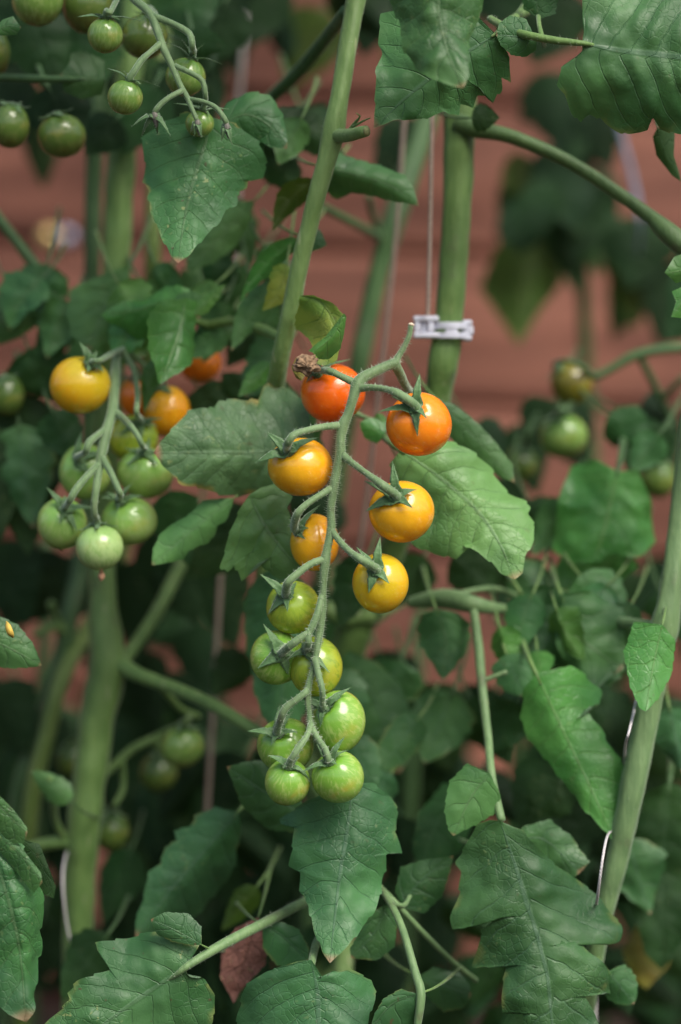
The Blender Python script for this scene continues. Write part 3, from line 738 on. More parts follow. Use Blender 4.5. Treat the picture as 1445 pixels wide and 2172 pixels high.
# --- plant of the thick stem with the clip
B = plant(700, 2350, .12, 'tomato plant whose thick upright stem wears the white plastic clip')
stalk(B, [([(990, -80, .09, 28), (985, 100, .085, 29), (976, 245, .08, 34), (970, 420, .078, 31), (958, 600, .078, 30), (950, 690, .08, 30), (940, 760, .08, 34), (932, 820, .085, 30), (900, 960, .10, 30), (850, 1120, .13, 30), (790, 1270, .15, 31), (750, 1350, .16, 38), (715, 1480, .17, 30), (690, 1700, .17, 28), (690, 2350, .16, 26)], dict(sides=26, n=200, wob=.10, seed=4, ridge=.03, hair=500))], [SM_mid, HAIR], 'stem')
stalk(B, [([(975, 262, .075, 24), (1010, 274, .07, 19), (1090, 292, .065, 15), (1200, 340, .06, 14.5), (1300, 402, .055, 14.5), (1375, 456, .05, 15), (1425, 500, .045, 23), (1500, 560, .04, 20)], {})], [stem_mat('branch_green', (.06, .12, .035), (.09, .165, .05)), HAIR], 'branch')
stalk(B, [([(790, 1300, .15, 24), (730, 1310, .15, 20), (690, 1290, .15, 18)], {}), ([(755, 1340, .16, 20), (820, 1290, .18, 17), (880, 1260, .2, 15)], {})], [SM_main, HAIR], 'side_shoot')
leaf(B, 'p', [(850, 955), (930, 1010), (1010, 1080), (1058, 1150), (1092, 1229)], [(900, 930), (960, 935), (1018, 970), (1052, 985), (1075, 1010), (1105, 1040), (1133, 1072), (1124, 1086), (1140, 1112), (1134, 1145), (1116, 1180), (1110, 1215)],
     [(825, 985), (832, 1060), (862, 1130), (880, 1150), (925, 1176), (975, 1188), (986, 1159), (1012, 1172), (1036, 1190), (1060, 1216)], d=.03, dt=-.012, ea=.012, eb=.01, und=.0022, pil=.0018, label='large bright leaf behind the right hand ripe tomatoes')
leaf(B, 'g', [(930, 850), (1010, 930), (1092, 1024)], [(962, 856), (1010, 895), (1050, 935), (1088, 985)], [(930, 900), (985, 960), (1060, 1012)], d=.055)
sl(B, 'f', (815, 925), (765, 895), 52, d=.05, shape='round', q=.6, teeth=2)
sl(B, 'f', (815, 912), (800, 876), 34, d=.055, shape='round', q=.6, teeth=2)
stalk(B, [([(740, 868, .06, 5), (780, 888, .058, 5), (830, 905, .056, 5), (800, 920, .055, 4)], {})], [SM_pale, HAIR])
leaf(B, 'g', [(925, -90), (932, 30), (950, 110), (983, 186)], [(822, -90), (812, 0), (838, 62), (852, 112), (885, 152), (940, 178)], [(1032, -90), (1026, 0), (1030, 32), (1008, 82), (998, 110), (998, 160)], d=-.05, dt=-.01, ea=.012, eb=.016, und=.003, pil=.002, label='leaf with a pink tip hanging down from the top edge', stalk=False)
leaf(B, 'b', [(1052, 72), (960, 132), (870, 200), (793, 273)], [(1000, 20), (900, 0), (805, 25), (797, 85), (806, 98), (796, 140), (794, 210)],
     [(1083, 122), (1080, 171), (1065, 164), (1064, 188), (1047, 221), (1036, 205), (1022, 205), (1008, 233), (985, 225), (977, 246), (945, 240), (900, 256), (835, 256)], d=-.008, ea=.012, eb=.014, und=.002, pil=.002, label='broad leaf with toothed edge behind the pink tipped leaf')
leaf(B, 'b', [(1138, 84), (1095, 78), (1052, 74)], [(1115, 42), (1080, 34), (1058, 50)], [(1138, 106), (1115, 122), (1085, 116), (1062, 96)], d=-.01, stalk=False)
leaf(B, 'k', [(1145, 40), (1140, -10), (1180, -60)], [(1110, 20), (1105, -20)], [(1180, 30), (1190, -20)], d=.02)
leaf(B, 'b', [(1235, 92), (1330, 108), (1445, 122), (1600, 150)], [(1240, 60), (1234, 0), (1290, -70), (1400, -100), (1560, -60)], [(1235, 112), (1192, 138), (1182, 178), (1200, 200), (1212, 240), (1230, 268), (1250, 250), (1282, 272), (1330, 286), (1374, 279), (1384, 254), (1400, 278), (1440, 284), (1520, 270)], d=-.02, ea=.016, eb=.016, und=.003, pil=.0026, label='big dark wrinkled leaf filling the top right corner', stalk=False)
stalk(B, [([(1040, 40, .02, 8), (1075, 60, .0, 9), (1115, 74, -.012, 9), (1180, 86, -.018, 8), (1236, 92, -.021, 6), (1262, 96, -.018, 3)], dict(hair=120)), ([(1060, 60, .02, 9), (1120, 20, .04, 11), (1200, -40, .06, 12)], {}), ([(1150, 80, -.014, 6), (1144, 55, -.005, 5), (1142, 35, .015, 5)], {})], [SM_mid, HAIR])
sl(B, 'k', (1000, 250), (1060, 250), 60, d=.05, q=.6)
leaf(B, 'k', [(1395, 270), (1410, 320), (1445, 385)], [(1385, 290), (1392, 330), (1425, 372)], [(1432, 280), (1430, 330), (1440, 360)], d=.03, q=.6)
leaf(B, 'f', [(1480, 560), (1440, 575), (1410, 578)], [(1470, 530), (1430, 545)], [(1470, 590), (1435, 602)], d=-.03, q=.6, label='bright fresh leaf tip entering at the right edge')
leaf(B, 'f', [(1490, 610), (1450, 640), (1424, 672)], [(1470, 596), (1425, 618), (1434, 640)], [(1490, 660), (1450, 676)], d=-.03, q=.6)

# --- back stem
C = plant(700, 2380, .3, 'tomato plant with a thinner dark green stem crossing behind the strings')
stalk(C, [([(935, 150, .26, 24), (890, 300, .25, 24), (838, 460, .24, 26), (808, 560, .24, 22), (780, 680, .24, 22), (758, 790, .24, 22), (720, 980, .26, 22), (680, 1300, .28, 24), (660, 1800, .3, 24), (650, 2380, .3, 24)], dict(sides=18, n=150))], [SM_dark, HAIR], 'stem')
stalk(C, [([(812, 505, .24, 10), (760, 478, .2, 9), (690, 442, .17, 9), (620, 405, .14, 9), (560, 372, .12, 8)], {}), ([(808, 500, .24, 9), (792, 460, .22, 8), (782, 415, .2, 7)], {})], [SM_dark, HAIR], 'branch')
for (b_, t_, w_, d_, mt) in [((690, 20), (610, 190), 150, .42, 'o'), ((800, -40), (770, 120), 130, .3, 'd'), ((560, -60), (500, 120), 170, .3, 'd'), ((640, 230), (690, 330), 120, .2, 'd'), ((880, 250), (800, 400), 120, .28, 'd'),
                             ((800, 1380), (860, 1560), 140, .22, 'd'), ((900, 1450), (960, 1640), 170, .2, 'k'), ((700, 1150), (620, 1000), 130, .2, 'd'), ((720, 1260), (600, 1400), 150, .22, 'k'), ((620, 690), (560, 560), 90, .15, 'k')]:
    sl(C, mt, b_, t_, w_, d=d_, q=.45)

# --- right edge plant
E = plant(1270, 2350, .05, 'tomato plant with the pale green stem rising at the right edge')
stalk(E, [([(1490, 700, .06, 22), (1462, 920, .05, 23), (1440, 1120, .045, 24), (1420, 1270, .04, 25), (1408, 1330, .04, 30), (1394, 1400, .04, 26), (1372, 1520, .04, 27), (1340, 1680, .04, 26), (1308, 1830, .045, 23), (1275, 1960, .05, 21), (1240, 2150, .06, 21), (1220, 2350, .07, 21)], dict(sides=26, n=180, seed=9, wob=.10, ridge=.04, hair=600))], [SM_pale, HAIR], 'stem')
stalk(E, [([(870, 1278, .10, 12), (940, 1270, .09, 22), (1005, 1282, .08, 18), (1060, 1292, .09, 12), (1180, 1300, .12, 10), (1400, 1330, .05, 12)], {}), ([(1003, 1280, .08, 9), (1015, 1370, .07, 10), (1022, 1450, .06, 10), (1035, 1560, .045, 9), (1044, 1650, .03, 9), (1064, 1740, .02, 9)], {}), ([(1020, 1446, .06, 6), (1045, 1436, .06, 5), (1075, 1425, .06, 5)], {}),
          ([(960, 1262, .09, 6), (1040, 1248, .1, 6), (1100, 1265, .11, 6), (1150, 1290, .12, 6)], {})], [SM_pale, HAIR])
leaf(E, 'b', [(1062, 1742), (1092, 1830), (1122, 1930), (1155, 2040), (1172, 2170), (1180, 2290)], [(1040, 1738), (1010, 1748), (985, 1790), (957, 1832), (976, 1850), (972, 1900), (967, 1942), (976, 1966), (1008, 1967), (1046, 1944), (1062, 1930), (1050, 1950), (1020, 1975), (1010, 2010), (995, 2052), (1030, 2054), (1074, 2020), (1066, 2080), (1068, 2150), (1106, 2142), (1110, 2200)],
     [(1105, 1760), (1140, 1800), (1185, 1832), (1235, 1860), (1272, 1900), (1290, 1930), (1298, 1966), (1292, 2003), (1262, 2014), (1226, 1985), (1248, 2020), (1276, 2054), (1297, 2108), (1268, 2112), (1240, 2098), (1268, 2150), (1276, 2200)], d=.012, dt=-.012, ea=.014, eb=.022, und=.0032, pil=.0018, label='biggest lobed leaf at the lower right, hanging to the bottom edge', stalk=False)
leaf(E, 'b', [(1075, 1790), (1150, 1780), (1232, 1850)], [(1110, 1752), (1165, 1738), (1215, 1772), (1250, 1828)], [(1120, 1830), (1180, 1850), (1215, 1862)], d=.04, und=.004)
leaf(E, 'g', [(1040, 1640), (1000, 1690), (962, 1773)], [(990, 1617), (950, 1655), (942, 1722), (950, 1760)], [(1062, 1685), (1058, 1718), (1010, 1752)], d=.02, label='small smooth leaf above the biggest lobed leaf', stalk=False)
leaf(E, 'f', [(1138, 1430), (1185, 1530), (1240, 1645), (1312, 1799)], [(1108, 1462), (1102, 1520), (1122, 1575), (1170, 1630), (1228, 1708), (1280, 1762)], [(1210, 1410), (1282, 1462), (1278, 1490), (1242, 1502), (1275, 1545), (1302, 1600), (1330, 1640), (1334, 1720)], d=.05, dt=-.01, ea=.01, eb=.012, q=.8, label='long bright leaf pointing down to the string on the right stem')
leaf(E, 'f', [(1405, 1325), (1385, 1420), (1370, 1509)], [(1345, 1318), (1321, 1382), (1335, 1455), (1355, 1500)], [(1434, 1360), (1428, 1430), (1400, 1482)], d=.02, dt=-.01, q=.8, label='upright oval leaf overlapping the right edge stem')
leaf(E, 'f', [(1310, 1000), (1292, 1080), (1262, 1195)], [(1262, 972), (1205, 985), (1188, 1050), (1176, 1110), (1168, 1165), (1200, 1190)], [(1352, 996), (1382, 1060), (1396, 1150), (1352, 1182), (1300, 1176)], d=.11, q=.7, und=.004, label='heart shaped leaf out of focus below the two right hand green tomatoes')
leaf(E, 'f', [(1330, 1150), (1270, 1210), (1165, 1270)], [(1260, 1150), (1190, 1180), (1160, 1230)], [(1352, 1200), (1300, 1260), (1230, 1290)], d=.13, q=.6, und=.004)
leaf(E, 'b', [(1100, 1250), (1160, 1330), (1260, 1400)], [(1150, 1240), (1250, 1260), (1330, 1330)], [(1090, 1320), (1130, 1390), (1200, 1440)], d=.09, q=.6, und=.005)
leaf(E, 'g', [(1190, 1260), (1230, 1350), (1320, 1420)], [(1250, 1250), (1320, 1290), (1345, 1360)], [(1170, 1330), (1200, 1400), (1270, 1450)], d=.075, q=.6, und=.005)
sl(E, 'g', (1130, 1260), (1100, 1390), 90, d=.08, q=.6, bend=8)
sl(E, 'b', (1075, 1388), (1110, 1476), 84, d=.07, q=.6, shape='round')
sl(E, 'f', (1140, 1380), (1150, 1450), 70, d=.07, q=.6)
sl(E, 'g', (925, 1292), (940, 1444), 118, d=.08, q=.6, bend=-14, label='drooping leaf left of the thin upright stalk')
sl(E, 'k', (1410, 900), (1330, 1000), 100, d=.15, q=.5, shape='round')
sl(E, 'd', (1350, 880), (1440, 900), 120, d=.22, q=.5)
leaf(E, 'k', [(1420, 1660), (1402, 1850), (1404, 2058)], [(1345, 1690), (1312, 1790), (1318, 1880), (1352, 1950), (1368, 2020)], [(1500, 1690), (1520, 1850), (1450, 1990)], d=.11, q=.6, und=.004, label='dark grey green leaf at the right edge, low down')
leaf(E, 'w', [(1400, 1960), (1370, 2030), (1372, 2098)], [(1350, 1960), (1318, 2020), (1345, 2080)], [(1430, 2000), (1415, 2050)], d=.14, q=.5, label='yellow brown dying leaf low at the right edge')
sl(E, 'b', (1290, 2060), (1345, 2130), 80, d=.04, q=.5, shape='round')
for (b_, t_, w_, d_, mt) in [((1080, 1010), (1030, 1180), 110, .2, 'k'), ((1180, 850), (1120, 960), 130, .24, 'd'), ((1100, 1180), (980, 1260), 100, .16, 'k'), ((1400, 1250), (1445, 1360), 100, .16, 'k'), ((1230, 1440), (1260, 1560), 120, .12, 'k'),
                             ((1400, 1480), (1440, 1600), 100, .12, 'k'), ((1180, 1620), (1100, 1760), 150, .12, 'k'), ((1260, 1700), (1200, 1800), 120, .13, 'd'), ((1050, 1460), (980, 1580), 120, .2, 'd'), ((870, 1450), (920, 1600), 120, .16, 'k'), ((1000, 900), (1080, 980), 90, .2, 'd')]:
    sl(E, mt, b_, t_, w_, d=d_, q=.45)

# --- left plant
D = plant(190, 2350, .16, 'tomato plant with the thick forked stem on the left')
stalk(D, [([(290, -80, .15, 26), (280, 100, .15, 27), (266, 250, .15, 30), (252, 420, .15, 30), (246, 600, .15, 30), (232, 850, .15, 30), (220, 1100, .15, 28), (218, 1260, .145, 29), (226, 1360, .14, 36), (228, 1420, .14, 40), (208, 1520, .14, 38), (192, 1640, .14, 36), (178, 1760, .14, 36), (170, 1880, .145, 33), (164, 2050, .15, 31), (160, 2350, .16, 30)], dict(sides=26, n=220, wob=.10, seed=3, ridge=.03, hair=400))], [SM_mid, HAIR], 'stem')
stalk(D, [([(240, 1400, .14, 22), (290, 1430, .13, 16), (360, 1456, .12, 14), (450, 1495, .10, 14), (560, 1560, .08, 14), (640, 1610, .08, 11)], {})], [SM_mid, HAIR], 'branch')
stalk(D, [([(245, 1415, .14, 20), (285, 1370, .15, 14), (335, 1295, .16, 14), (375, 1215, .17, 14), (420, 1120, .18, 13)], {})], [SM_mid, HAIR], 'branch')
stalk(D, [([(165, 1785, .14, 18), (120, 1786, .14, 14), (60, 1800, .14, 14), (-20, 1830, .14, 14)], {}), ([(140, 1785, .14, 9), (118, 1740, .13, 8), (112, 1680, .11, 8), (105, 1650, .1, 6)], {})], [SM_mid, HAIR], 'branch')
stalk(D, [([(-20, 440, .14, 11), (60, 545, .14, 12), (110, 610, .14, 12), (160, 690, .14, 12)], {})], [SM_dark, HAIR])
sl(D, 'g', (150, 1700), (66, 1632), 60, d=.1, q=.6)
# second and third stems behind it
F1 = plant(190, 2360, .24, 'tomato plant with a narrow shaded stem left of the thick forked one')
stalk(F1, [([(215, -60, .22, 16), (205, 200, .2, 17), (198, 400, .2, 18), (195, 600, .2, 17), (190, 900, .22, 18), (175, 1180, .22, 20), (148, 1300, .21, 20), (128, 1420, .21, 22), (75, 1580, .21, 20), (40, 1700, .21, 20), (20, 2000, .22, 22), (10, 2360, .22, 22)], dict(sides=16, n=160))], [SM_dark, HAIR], 'stem')
stalk(F1, [([(145, 1345, .21, 14), (115, 1330, .2, 9), (75, 1345, .19, 8)], {}), ([(135, 1345, .21, 12), (120, 1310, .2, 8), (108, 1280, .19, 9)], {})], [SM_mid, HAIR], 'side_shoot')
F2 = plant(335, 2370, .26, 'tomato plant with an olive stem partly hidden between the left stems and the speckled leaf')
stalk(F2, [([(350, -60, .24, 14), (340, 200, .22, 15), (325, 440, .21, 17), (322, 600, .21, 17), (300, 900, .24, 17), (250, 1200, .26, 18), (140, 1420, .2, 18), (100, 1560, .19, 18), (66, 1720, .19, 18), (50, 2000, .2, 19), (40, 2370, .22, 19)], dict(sides=16, n=160))], [stem_mat('stem_olive', (.10, .17, .03), (.14, .21, .05)), HAIR], 'stem')

# twisted fresh leaf over the left truss
leaf(D, 'f', [(420, 632), (350, 640), (280, 660), (213, 668)], [(400, 612), (345, 609), (290, 622), (262, 640), (235, 655)], [(390, 690), (340, 720), (300, 725), (262, 700), (238, 690)], d=.07, ea=.01, eb=.012, und=.004)
leaf(D, 'f', [(395, 632), (385, 690), (365, 750), (338, 818)], [(345, 640), (315, 680), (310, 740), (318, 780), (330, 808)], [(432, 640), (424, 690), (420, 705), (421, 738), (402, 768), (375, 790)], d=.055, dt=-.01, ea=-.014, eb=.012, und=.004, pil=.0022, label='glossy twisted leaf hanging over the left truss', stalk=False)
sl(D, 'f', (338, 760), (306, 876), 46, d=.07, bend=6)
sl(D, 'f', (412, 668), (478, 602), 34, d=.06, teeth=3)
sl(D, 'g', (372, 650), (432, 632), 50, d=.062, shape='round')
leaf(D, 'g', [(275, 560), (228, 640), (190, 742)], [(210, 585), (150, 612), (141, 662), (150, 715)], [(278, 610), (272, 660), (245, 720)], d=.1, q=.8, label='rounded matt leaf above the yellow tomato of the left truss')
leaf(D, 'k', [(160, 680), (120, 720), (70, 760)], [(130, 670), (82, 700)], [(160, 720), (120, 760)], d=.12, q=.5)
leaf(D, 'g', [(105, 640), (40, 660), (-40, 690)], [(80, 610), (30, 612), (-20, 630)], [(95, 680), (40, 715), (0, 730)], d=.12, q=.6)
stalk(D, [([(440, 690, .09, 9), (500, 682, .08, 10), (560, 700, .07, 11), (600, 720, .06, 10)], {}), ([(340, 700, .08, 6), (400, 680, .08, 8), (445, 690, .09, 9)], {})], [SM_mid, HAIR])
sl(D, 'k', (440, 560), (500, 470), 80, d=.15, q=.5)
sl(D, 'g', (400, 560), (440, 640), 70, d=.13, q=.5)
leaf(D, 'g', [(222, 170), (175, 168), (128, 160)], [(215, 205), (175, 214), (135, 196)], [(222, 125), (175, 103), (150, 112), (148, 130)], d=.06, label='round dark leaf at the end of the horizontal stalk at upper left', stalk=False)
stalk(D, [([(-40, 162, .07, 8), (60, 166, .065, 8), (130, 168, .06, 7), (180, 168, .055, 4)], {})], [SM_dark, HAIR])
leaf(D, 'g', [(-20, 70), (15, 55), (45, 58)], [(5, 42), (28, 34)], [(5, 76), (35, 74)], d=.01, q=.6)
sl(D, 'k', (395, 85), (485, 100), 66, d=.08, q=.6)
sl(D, 'k', (420, 100), (440, 155), 70, d=.09, q=.6, shape='round')
# near left leaf
leaf(D, 'g', [(-60, 1690), (0, 1850), (38, 1990), (56, 2168)], [(-120, 1800), (-90, 2000), (-20, 2120), (20, 2150)], [(-10, 1700), (30, 1770), (48, 1818), (60, 1850), (82, 1890), (92, 1935), (100, 1990), (98, 2040), (85, 2100), (70, 2150)], d=-.03, ea=.01, eb=.014, und=.003, pil=.0026, label='large bright leaf running down the left edge', stalk=False)
leaf(D, 'g', [(-30, 1680), (10, 1720), (58, 1768)], [(0, 1690), (30, 1720), (58, 1755)], [(-20, 1740), (20, 1788), (50, 1790)], d=-.034)
leaf(D, 'g', [(0, 1775), (45, 1815), (90, 1872)], [(40, 1790), (60, 1815), (88, 1850)], [(0, 1810), (45, 1862), (72, 1895)], d=-.032)
leaf(D, 'k', [(45, 1780), (85, 1830), (115, 1905)], [(85, 1790), (100, 1830), (118, 1880)], [(50, 1830), (80, 1890)], d=.0)
leaf(D, 'g', [(-70, 1340), (10, 1370), (89, 1412)], [(-10, 1300), (40, 1322), (72, 1365)], [(-30, 1415), (20, 1420), (60, 1418)], d=.02, label='leaf with a small yellow petal on it at the left edge')
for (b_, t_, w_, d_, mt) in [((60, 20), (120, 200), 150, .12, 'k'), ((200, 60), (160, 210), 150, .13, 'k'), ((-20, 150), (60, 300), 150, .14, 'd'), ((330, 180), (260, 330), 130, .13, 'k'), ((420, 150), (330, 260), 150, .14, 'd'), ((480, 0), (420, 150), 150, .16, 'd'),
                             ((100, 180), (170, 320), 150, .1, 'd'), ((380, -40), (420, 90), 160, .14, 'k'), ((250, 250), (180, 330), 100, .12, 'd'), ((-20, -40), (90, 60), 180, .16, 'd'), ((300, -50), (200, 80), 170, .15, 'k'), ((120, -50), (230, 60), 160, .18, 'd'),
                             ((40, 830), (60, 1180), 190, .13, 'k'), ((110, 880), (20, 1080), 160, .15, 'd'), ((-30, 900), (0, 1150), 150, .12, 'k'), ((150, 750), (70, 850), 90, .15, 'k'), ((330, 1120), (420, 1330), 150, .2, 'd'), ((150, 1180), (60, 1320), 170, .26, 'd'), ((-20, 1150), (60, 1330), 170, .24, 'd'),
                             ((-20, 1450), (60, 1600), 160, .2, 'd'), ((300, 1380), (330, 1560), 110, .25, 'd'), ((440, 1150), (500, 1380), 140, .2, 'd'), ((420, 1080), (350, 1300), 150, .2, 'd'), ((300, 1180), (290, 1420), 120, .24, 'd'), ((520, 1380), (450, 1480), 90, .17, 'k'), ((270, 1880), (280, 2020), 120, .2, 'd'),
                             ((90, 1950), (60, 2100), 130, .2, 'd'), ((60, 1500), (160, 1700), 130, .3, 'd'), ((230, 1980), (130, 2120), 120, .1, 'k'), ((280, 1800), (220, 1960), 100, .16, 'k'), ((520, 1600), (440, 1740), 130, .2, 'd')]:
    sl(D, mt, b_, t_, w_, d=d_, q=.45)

# --- far plants before the boards
G = plant(1250, 2400, .46, 'far blurred tomato plant on the right with one olive leaf lit from behind')
stalk(G, [([(1290, -60, .46, 14), (1260, 200, .46, 14), (1235, 420, .46, 14), (1240, 700, .48, 14), (1260, 1100, .5, 15), (1270, 1700, .5, 16), (1270, 2400, .5, 16)], dict(sides=12, n=80))], [SM_dark, HAIR], 'stem')
leaf(G, 'o', [(1130, 480), (1118, 580), (1100, 732)], [(1080, 490), (1045, 545), (1018, 612), (1058, 672)], [(1180, 490), (1198, 600), (1150, 655)], d=.42, q=.5, ea=.01, eb=.02, label='olive pointed leaf lit from behind')
for zz in (((1060, 500), (1190, 440), 110), ((1190, 400), (1080, 480), 100), ((1130, 430), (1060, 520), 80)): sl(G, 'd', zz[0], zz[1], zz[2], d=.38, q=.4)
sl(G, 'o', (1112, 410), (1092, 322), 84, d=.42, q=.4, shape='round', label='small yellow green leaf lit from behind')
for (b_, t_, w_, d_, mt) in [((1170, 410), (1220, 620), 90, .42, 'k'), ((1230, 420), (1270, 590), 80, .45, 'k'), ((1130, 390), (1080, 520), 130, .44, 'k'), ((1180, 380), (1150, 560), 110, .43, 'd'), ((1330, 480), (1350, 700), 120, .46, 'o'), ((1370, 540), (1300, 720), 120, .48, 'k'), ((1430, 560), (1400, 740), 120, .45, 'd'), ((1310, 480), (1340, 600), 100, .4, 'd'),
                             ((1150, 150), (1200, 330), 130, .4, 'd'), ((1260, 200), (1290, 370), 110, .4, 'd'), ((1200, 180), (1100, 260), 120, .42, 'd'), ((1200, -30), (1130, 140), 180, .35, 'd'), ((1080, -60), (1050, 60), 160, .3, 'd'), ((1250, 240), (1210, 350), 80, .4, 'k'),
                             ((1290, 430), (1230, 350), 90, .44, 'd'), ((1370, 880), (1430, 1010), 130, .35, 'd'), ((1180, 850), (1240, 1000), 130, .3, 'd'), ((1090, 900), (1140, 1050), 120, .3, 'd'), ((1300, 1180), (1250, 1330), 160, .3, 'k')]:
    sl(G, mt, b_, t_, w_, d=d_, q=.4)
H = plant(850, 2450, .5, 'far tomato plant out of focus low in the middle behind the others')
stalk(H, [([(900, 1250, .42, 14), (880, 1500, .42, 15), (860, 1900, .44, 16), (850, 2450, .46, 17)], dict(sides=12, n=60))], [SM_dark, HAIR], 'stem')
r1 = random.Random(21)
for i in range(70):
    bx = r1.uniform(330, 1400); by = r1.uniform(1560, 2200)
    if 700 < bx < 1000 and by < 1640: continue
    an = r1.uniform(.5, 2.6); L_ = r1.uniform(110, 200); dd_ = r1.uniform(.13, .42)
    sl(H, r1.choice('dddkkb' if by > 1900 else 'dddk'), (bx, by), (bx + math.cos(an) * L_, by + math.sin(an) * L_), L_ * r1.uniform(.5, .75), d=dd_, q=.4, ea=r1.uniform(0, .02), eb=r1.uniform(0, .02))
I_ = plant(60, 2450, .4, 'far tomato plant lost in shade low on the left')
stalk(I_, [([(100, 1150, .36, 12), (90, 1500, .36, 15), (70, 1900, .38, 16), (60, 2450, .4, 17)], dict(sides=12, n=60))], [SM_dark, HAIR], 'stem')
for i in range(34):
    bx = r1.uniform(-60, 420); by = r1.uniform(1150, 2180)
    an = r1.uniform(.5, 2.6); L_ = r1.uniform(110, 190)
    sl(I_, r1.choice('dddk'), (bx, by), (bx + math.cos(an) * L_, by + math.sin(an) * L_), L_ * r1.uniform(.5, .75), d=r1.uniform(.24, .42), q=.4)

# more of the row behind: it shades the foot of the boards
J = plant(1100, 2460, .55, 'far shaded tomato plant low on the right, closest to the boards')
stalk(J, [([(1080, 1250, .5, 13), (1090, 1500, .5, 14), (1100, 1900, .52, 15), (1110, 2460, .55, 16)], dict(sides=12, n=60))], [SM_dark, HAIR], 'stem')
r2 = random.Random(5)
def fill(pl, cnt, x0, x1, y0, y1, d0, d1, kinds, l0=130, l1=240):
    for i in range(cnt):
        bx = r2.uniform(x0, x1); by = r2.uniform(y0, y1); an = r2.uniform(.4, 2.7); L_ = r2.uniform(l0, l1)
        sl(pl, r2.choice(kinds), (bx, by), (bx + math.cos(an) * L_, by + math.sin(an) * L_), L_ * r2.uniform(.5, .8), d=r2.uniform(d0, d1), q=.4, ea=r2.uniform(-.01, .03), eb=r2.uniform(-.01, .03))
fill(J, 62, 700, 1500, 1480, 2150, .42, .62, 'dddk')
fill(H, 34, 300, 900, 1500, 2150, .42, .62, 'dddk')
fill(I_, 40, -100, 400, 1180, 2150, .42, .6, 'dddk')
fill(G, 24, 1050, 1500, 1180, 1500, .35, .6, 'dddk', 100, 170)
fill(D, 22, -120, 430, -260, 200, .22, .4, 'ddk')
fill(B, 20, 450, 1500, -420, -60, .1, .4, 'ddk')  # leaves added mostly above the frame to shade what lies below
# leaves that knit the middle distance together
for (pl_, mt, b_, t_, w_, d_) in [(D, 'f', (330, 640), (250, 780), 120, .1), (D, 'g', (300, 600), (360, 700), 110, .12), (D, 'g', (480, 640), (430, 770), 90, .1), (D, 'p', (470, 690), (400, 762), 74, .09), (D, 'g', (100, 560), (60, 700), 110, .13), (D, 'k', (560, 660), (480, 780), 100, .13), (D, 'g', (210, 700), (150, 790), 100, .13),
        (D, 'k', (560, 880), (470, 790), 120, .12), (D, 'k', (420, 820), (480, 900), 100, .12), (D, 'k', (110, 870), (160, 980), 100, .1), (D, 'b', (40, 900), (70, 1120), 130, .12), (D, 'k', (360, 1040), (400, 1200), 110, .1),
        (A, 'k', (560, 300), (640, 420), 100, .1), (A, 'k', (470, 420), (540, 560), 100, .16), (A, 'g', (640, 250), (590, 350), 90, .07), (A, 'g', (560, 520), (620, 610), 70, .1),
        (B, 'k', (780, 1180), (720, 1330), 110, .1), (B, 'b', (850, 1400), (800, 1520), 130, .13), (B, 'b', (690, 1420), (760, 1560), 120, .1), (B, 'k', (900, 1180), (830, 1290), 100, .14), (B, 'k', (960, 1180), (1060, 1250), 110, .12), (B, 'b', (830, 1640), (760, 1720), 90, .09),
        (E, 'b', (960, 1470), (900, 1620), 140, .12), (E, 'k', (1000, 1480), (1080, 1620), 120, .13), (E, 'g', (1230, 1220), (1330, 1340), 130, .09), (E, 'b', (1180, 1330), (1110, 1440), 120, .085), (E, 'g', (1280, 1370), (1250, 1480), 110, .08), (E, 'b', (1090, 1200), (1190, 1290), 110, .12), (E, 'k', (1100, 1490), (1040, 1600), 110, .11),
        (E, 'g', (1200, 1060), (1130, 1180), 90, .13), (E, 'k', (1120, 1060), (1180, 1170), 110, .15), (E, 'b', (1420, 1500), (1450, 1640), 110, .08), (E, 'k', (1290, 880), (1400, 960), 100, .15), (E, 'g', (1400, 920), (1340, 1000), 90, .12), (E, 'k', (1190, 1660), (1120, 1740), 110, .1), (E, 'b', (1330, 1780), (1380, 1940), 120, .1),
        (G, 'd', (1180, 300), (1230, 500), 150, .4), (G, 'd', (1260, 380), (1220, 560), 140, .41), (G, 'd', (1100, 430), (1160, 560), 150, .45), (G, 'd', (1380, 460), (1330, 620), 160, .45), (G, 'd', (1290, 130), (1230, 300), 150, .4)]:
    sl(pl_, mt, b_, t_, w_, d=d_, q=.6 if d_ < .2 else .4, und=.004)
# leaves added mostly out of frame to shade what is low and far back
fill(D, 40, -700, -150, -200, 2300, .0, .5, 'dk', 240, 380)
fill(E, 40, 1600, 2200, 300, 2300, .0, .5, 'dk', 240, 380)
fill(D, 30, 150, 950, -950, -520, -.22, .02, 'gk', 240, 340)  # unseen leaves added on the sun's side to shade the upper left
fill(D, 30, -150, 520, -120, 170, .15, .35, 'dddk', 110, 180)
fill(G, 40, -100, 1600, -1100, -350, .2, .7, 'dk', 240, 380)  # unseen canopy added overhead to block sky light from the back
fill(C, 14, 440, 1100, -200, 60, .3, .5, 'ddo', 90, 150)


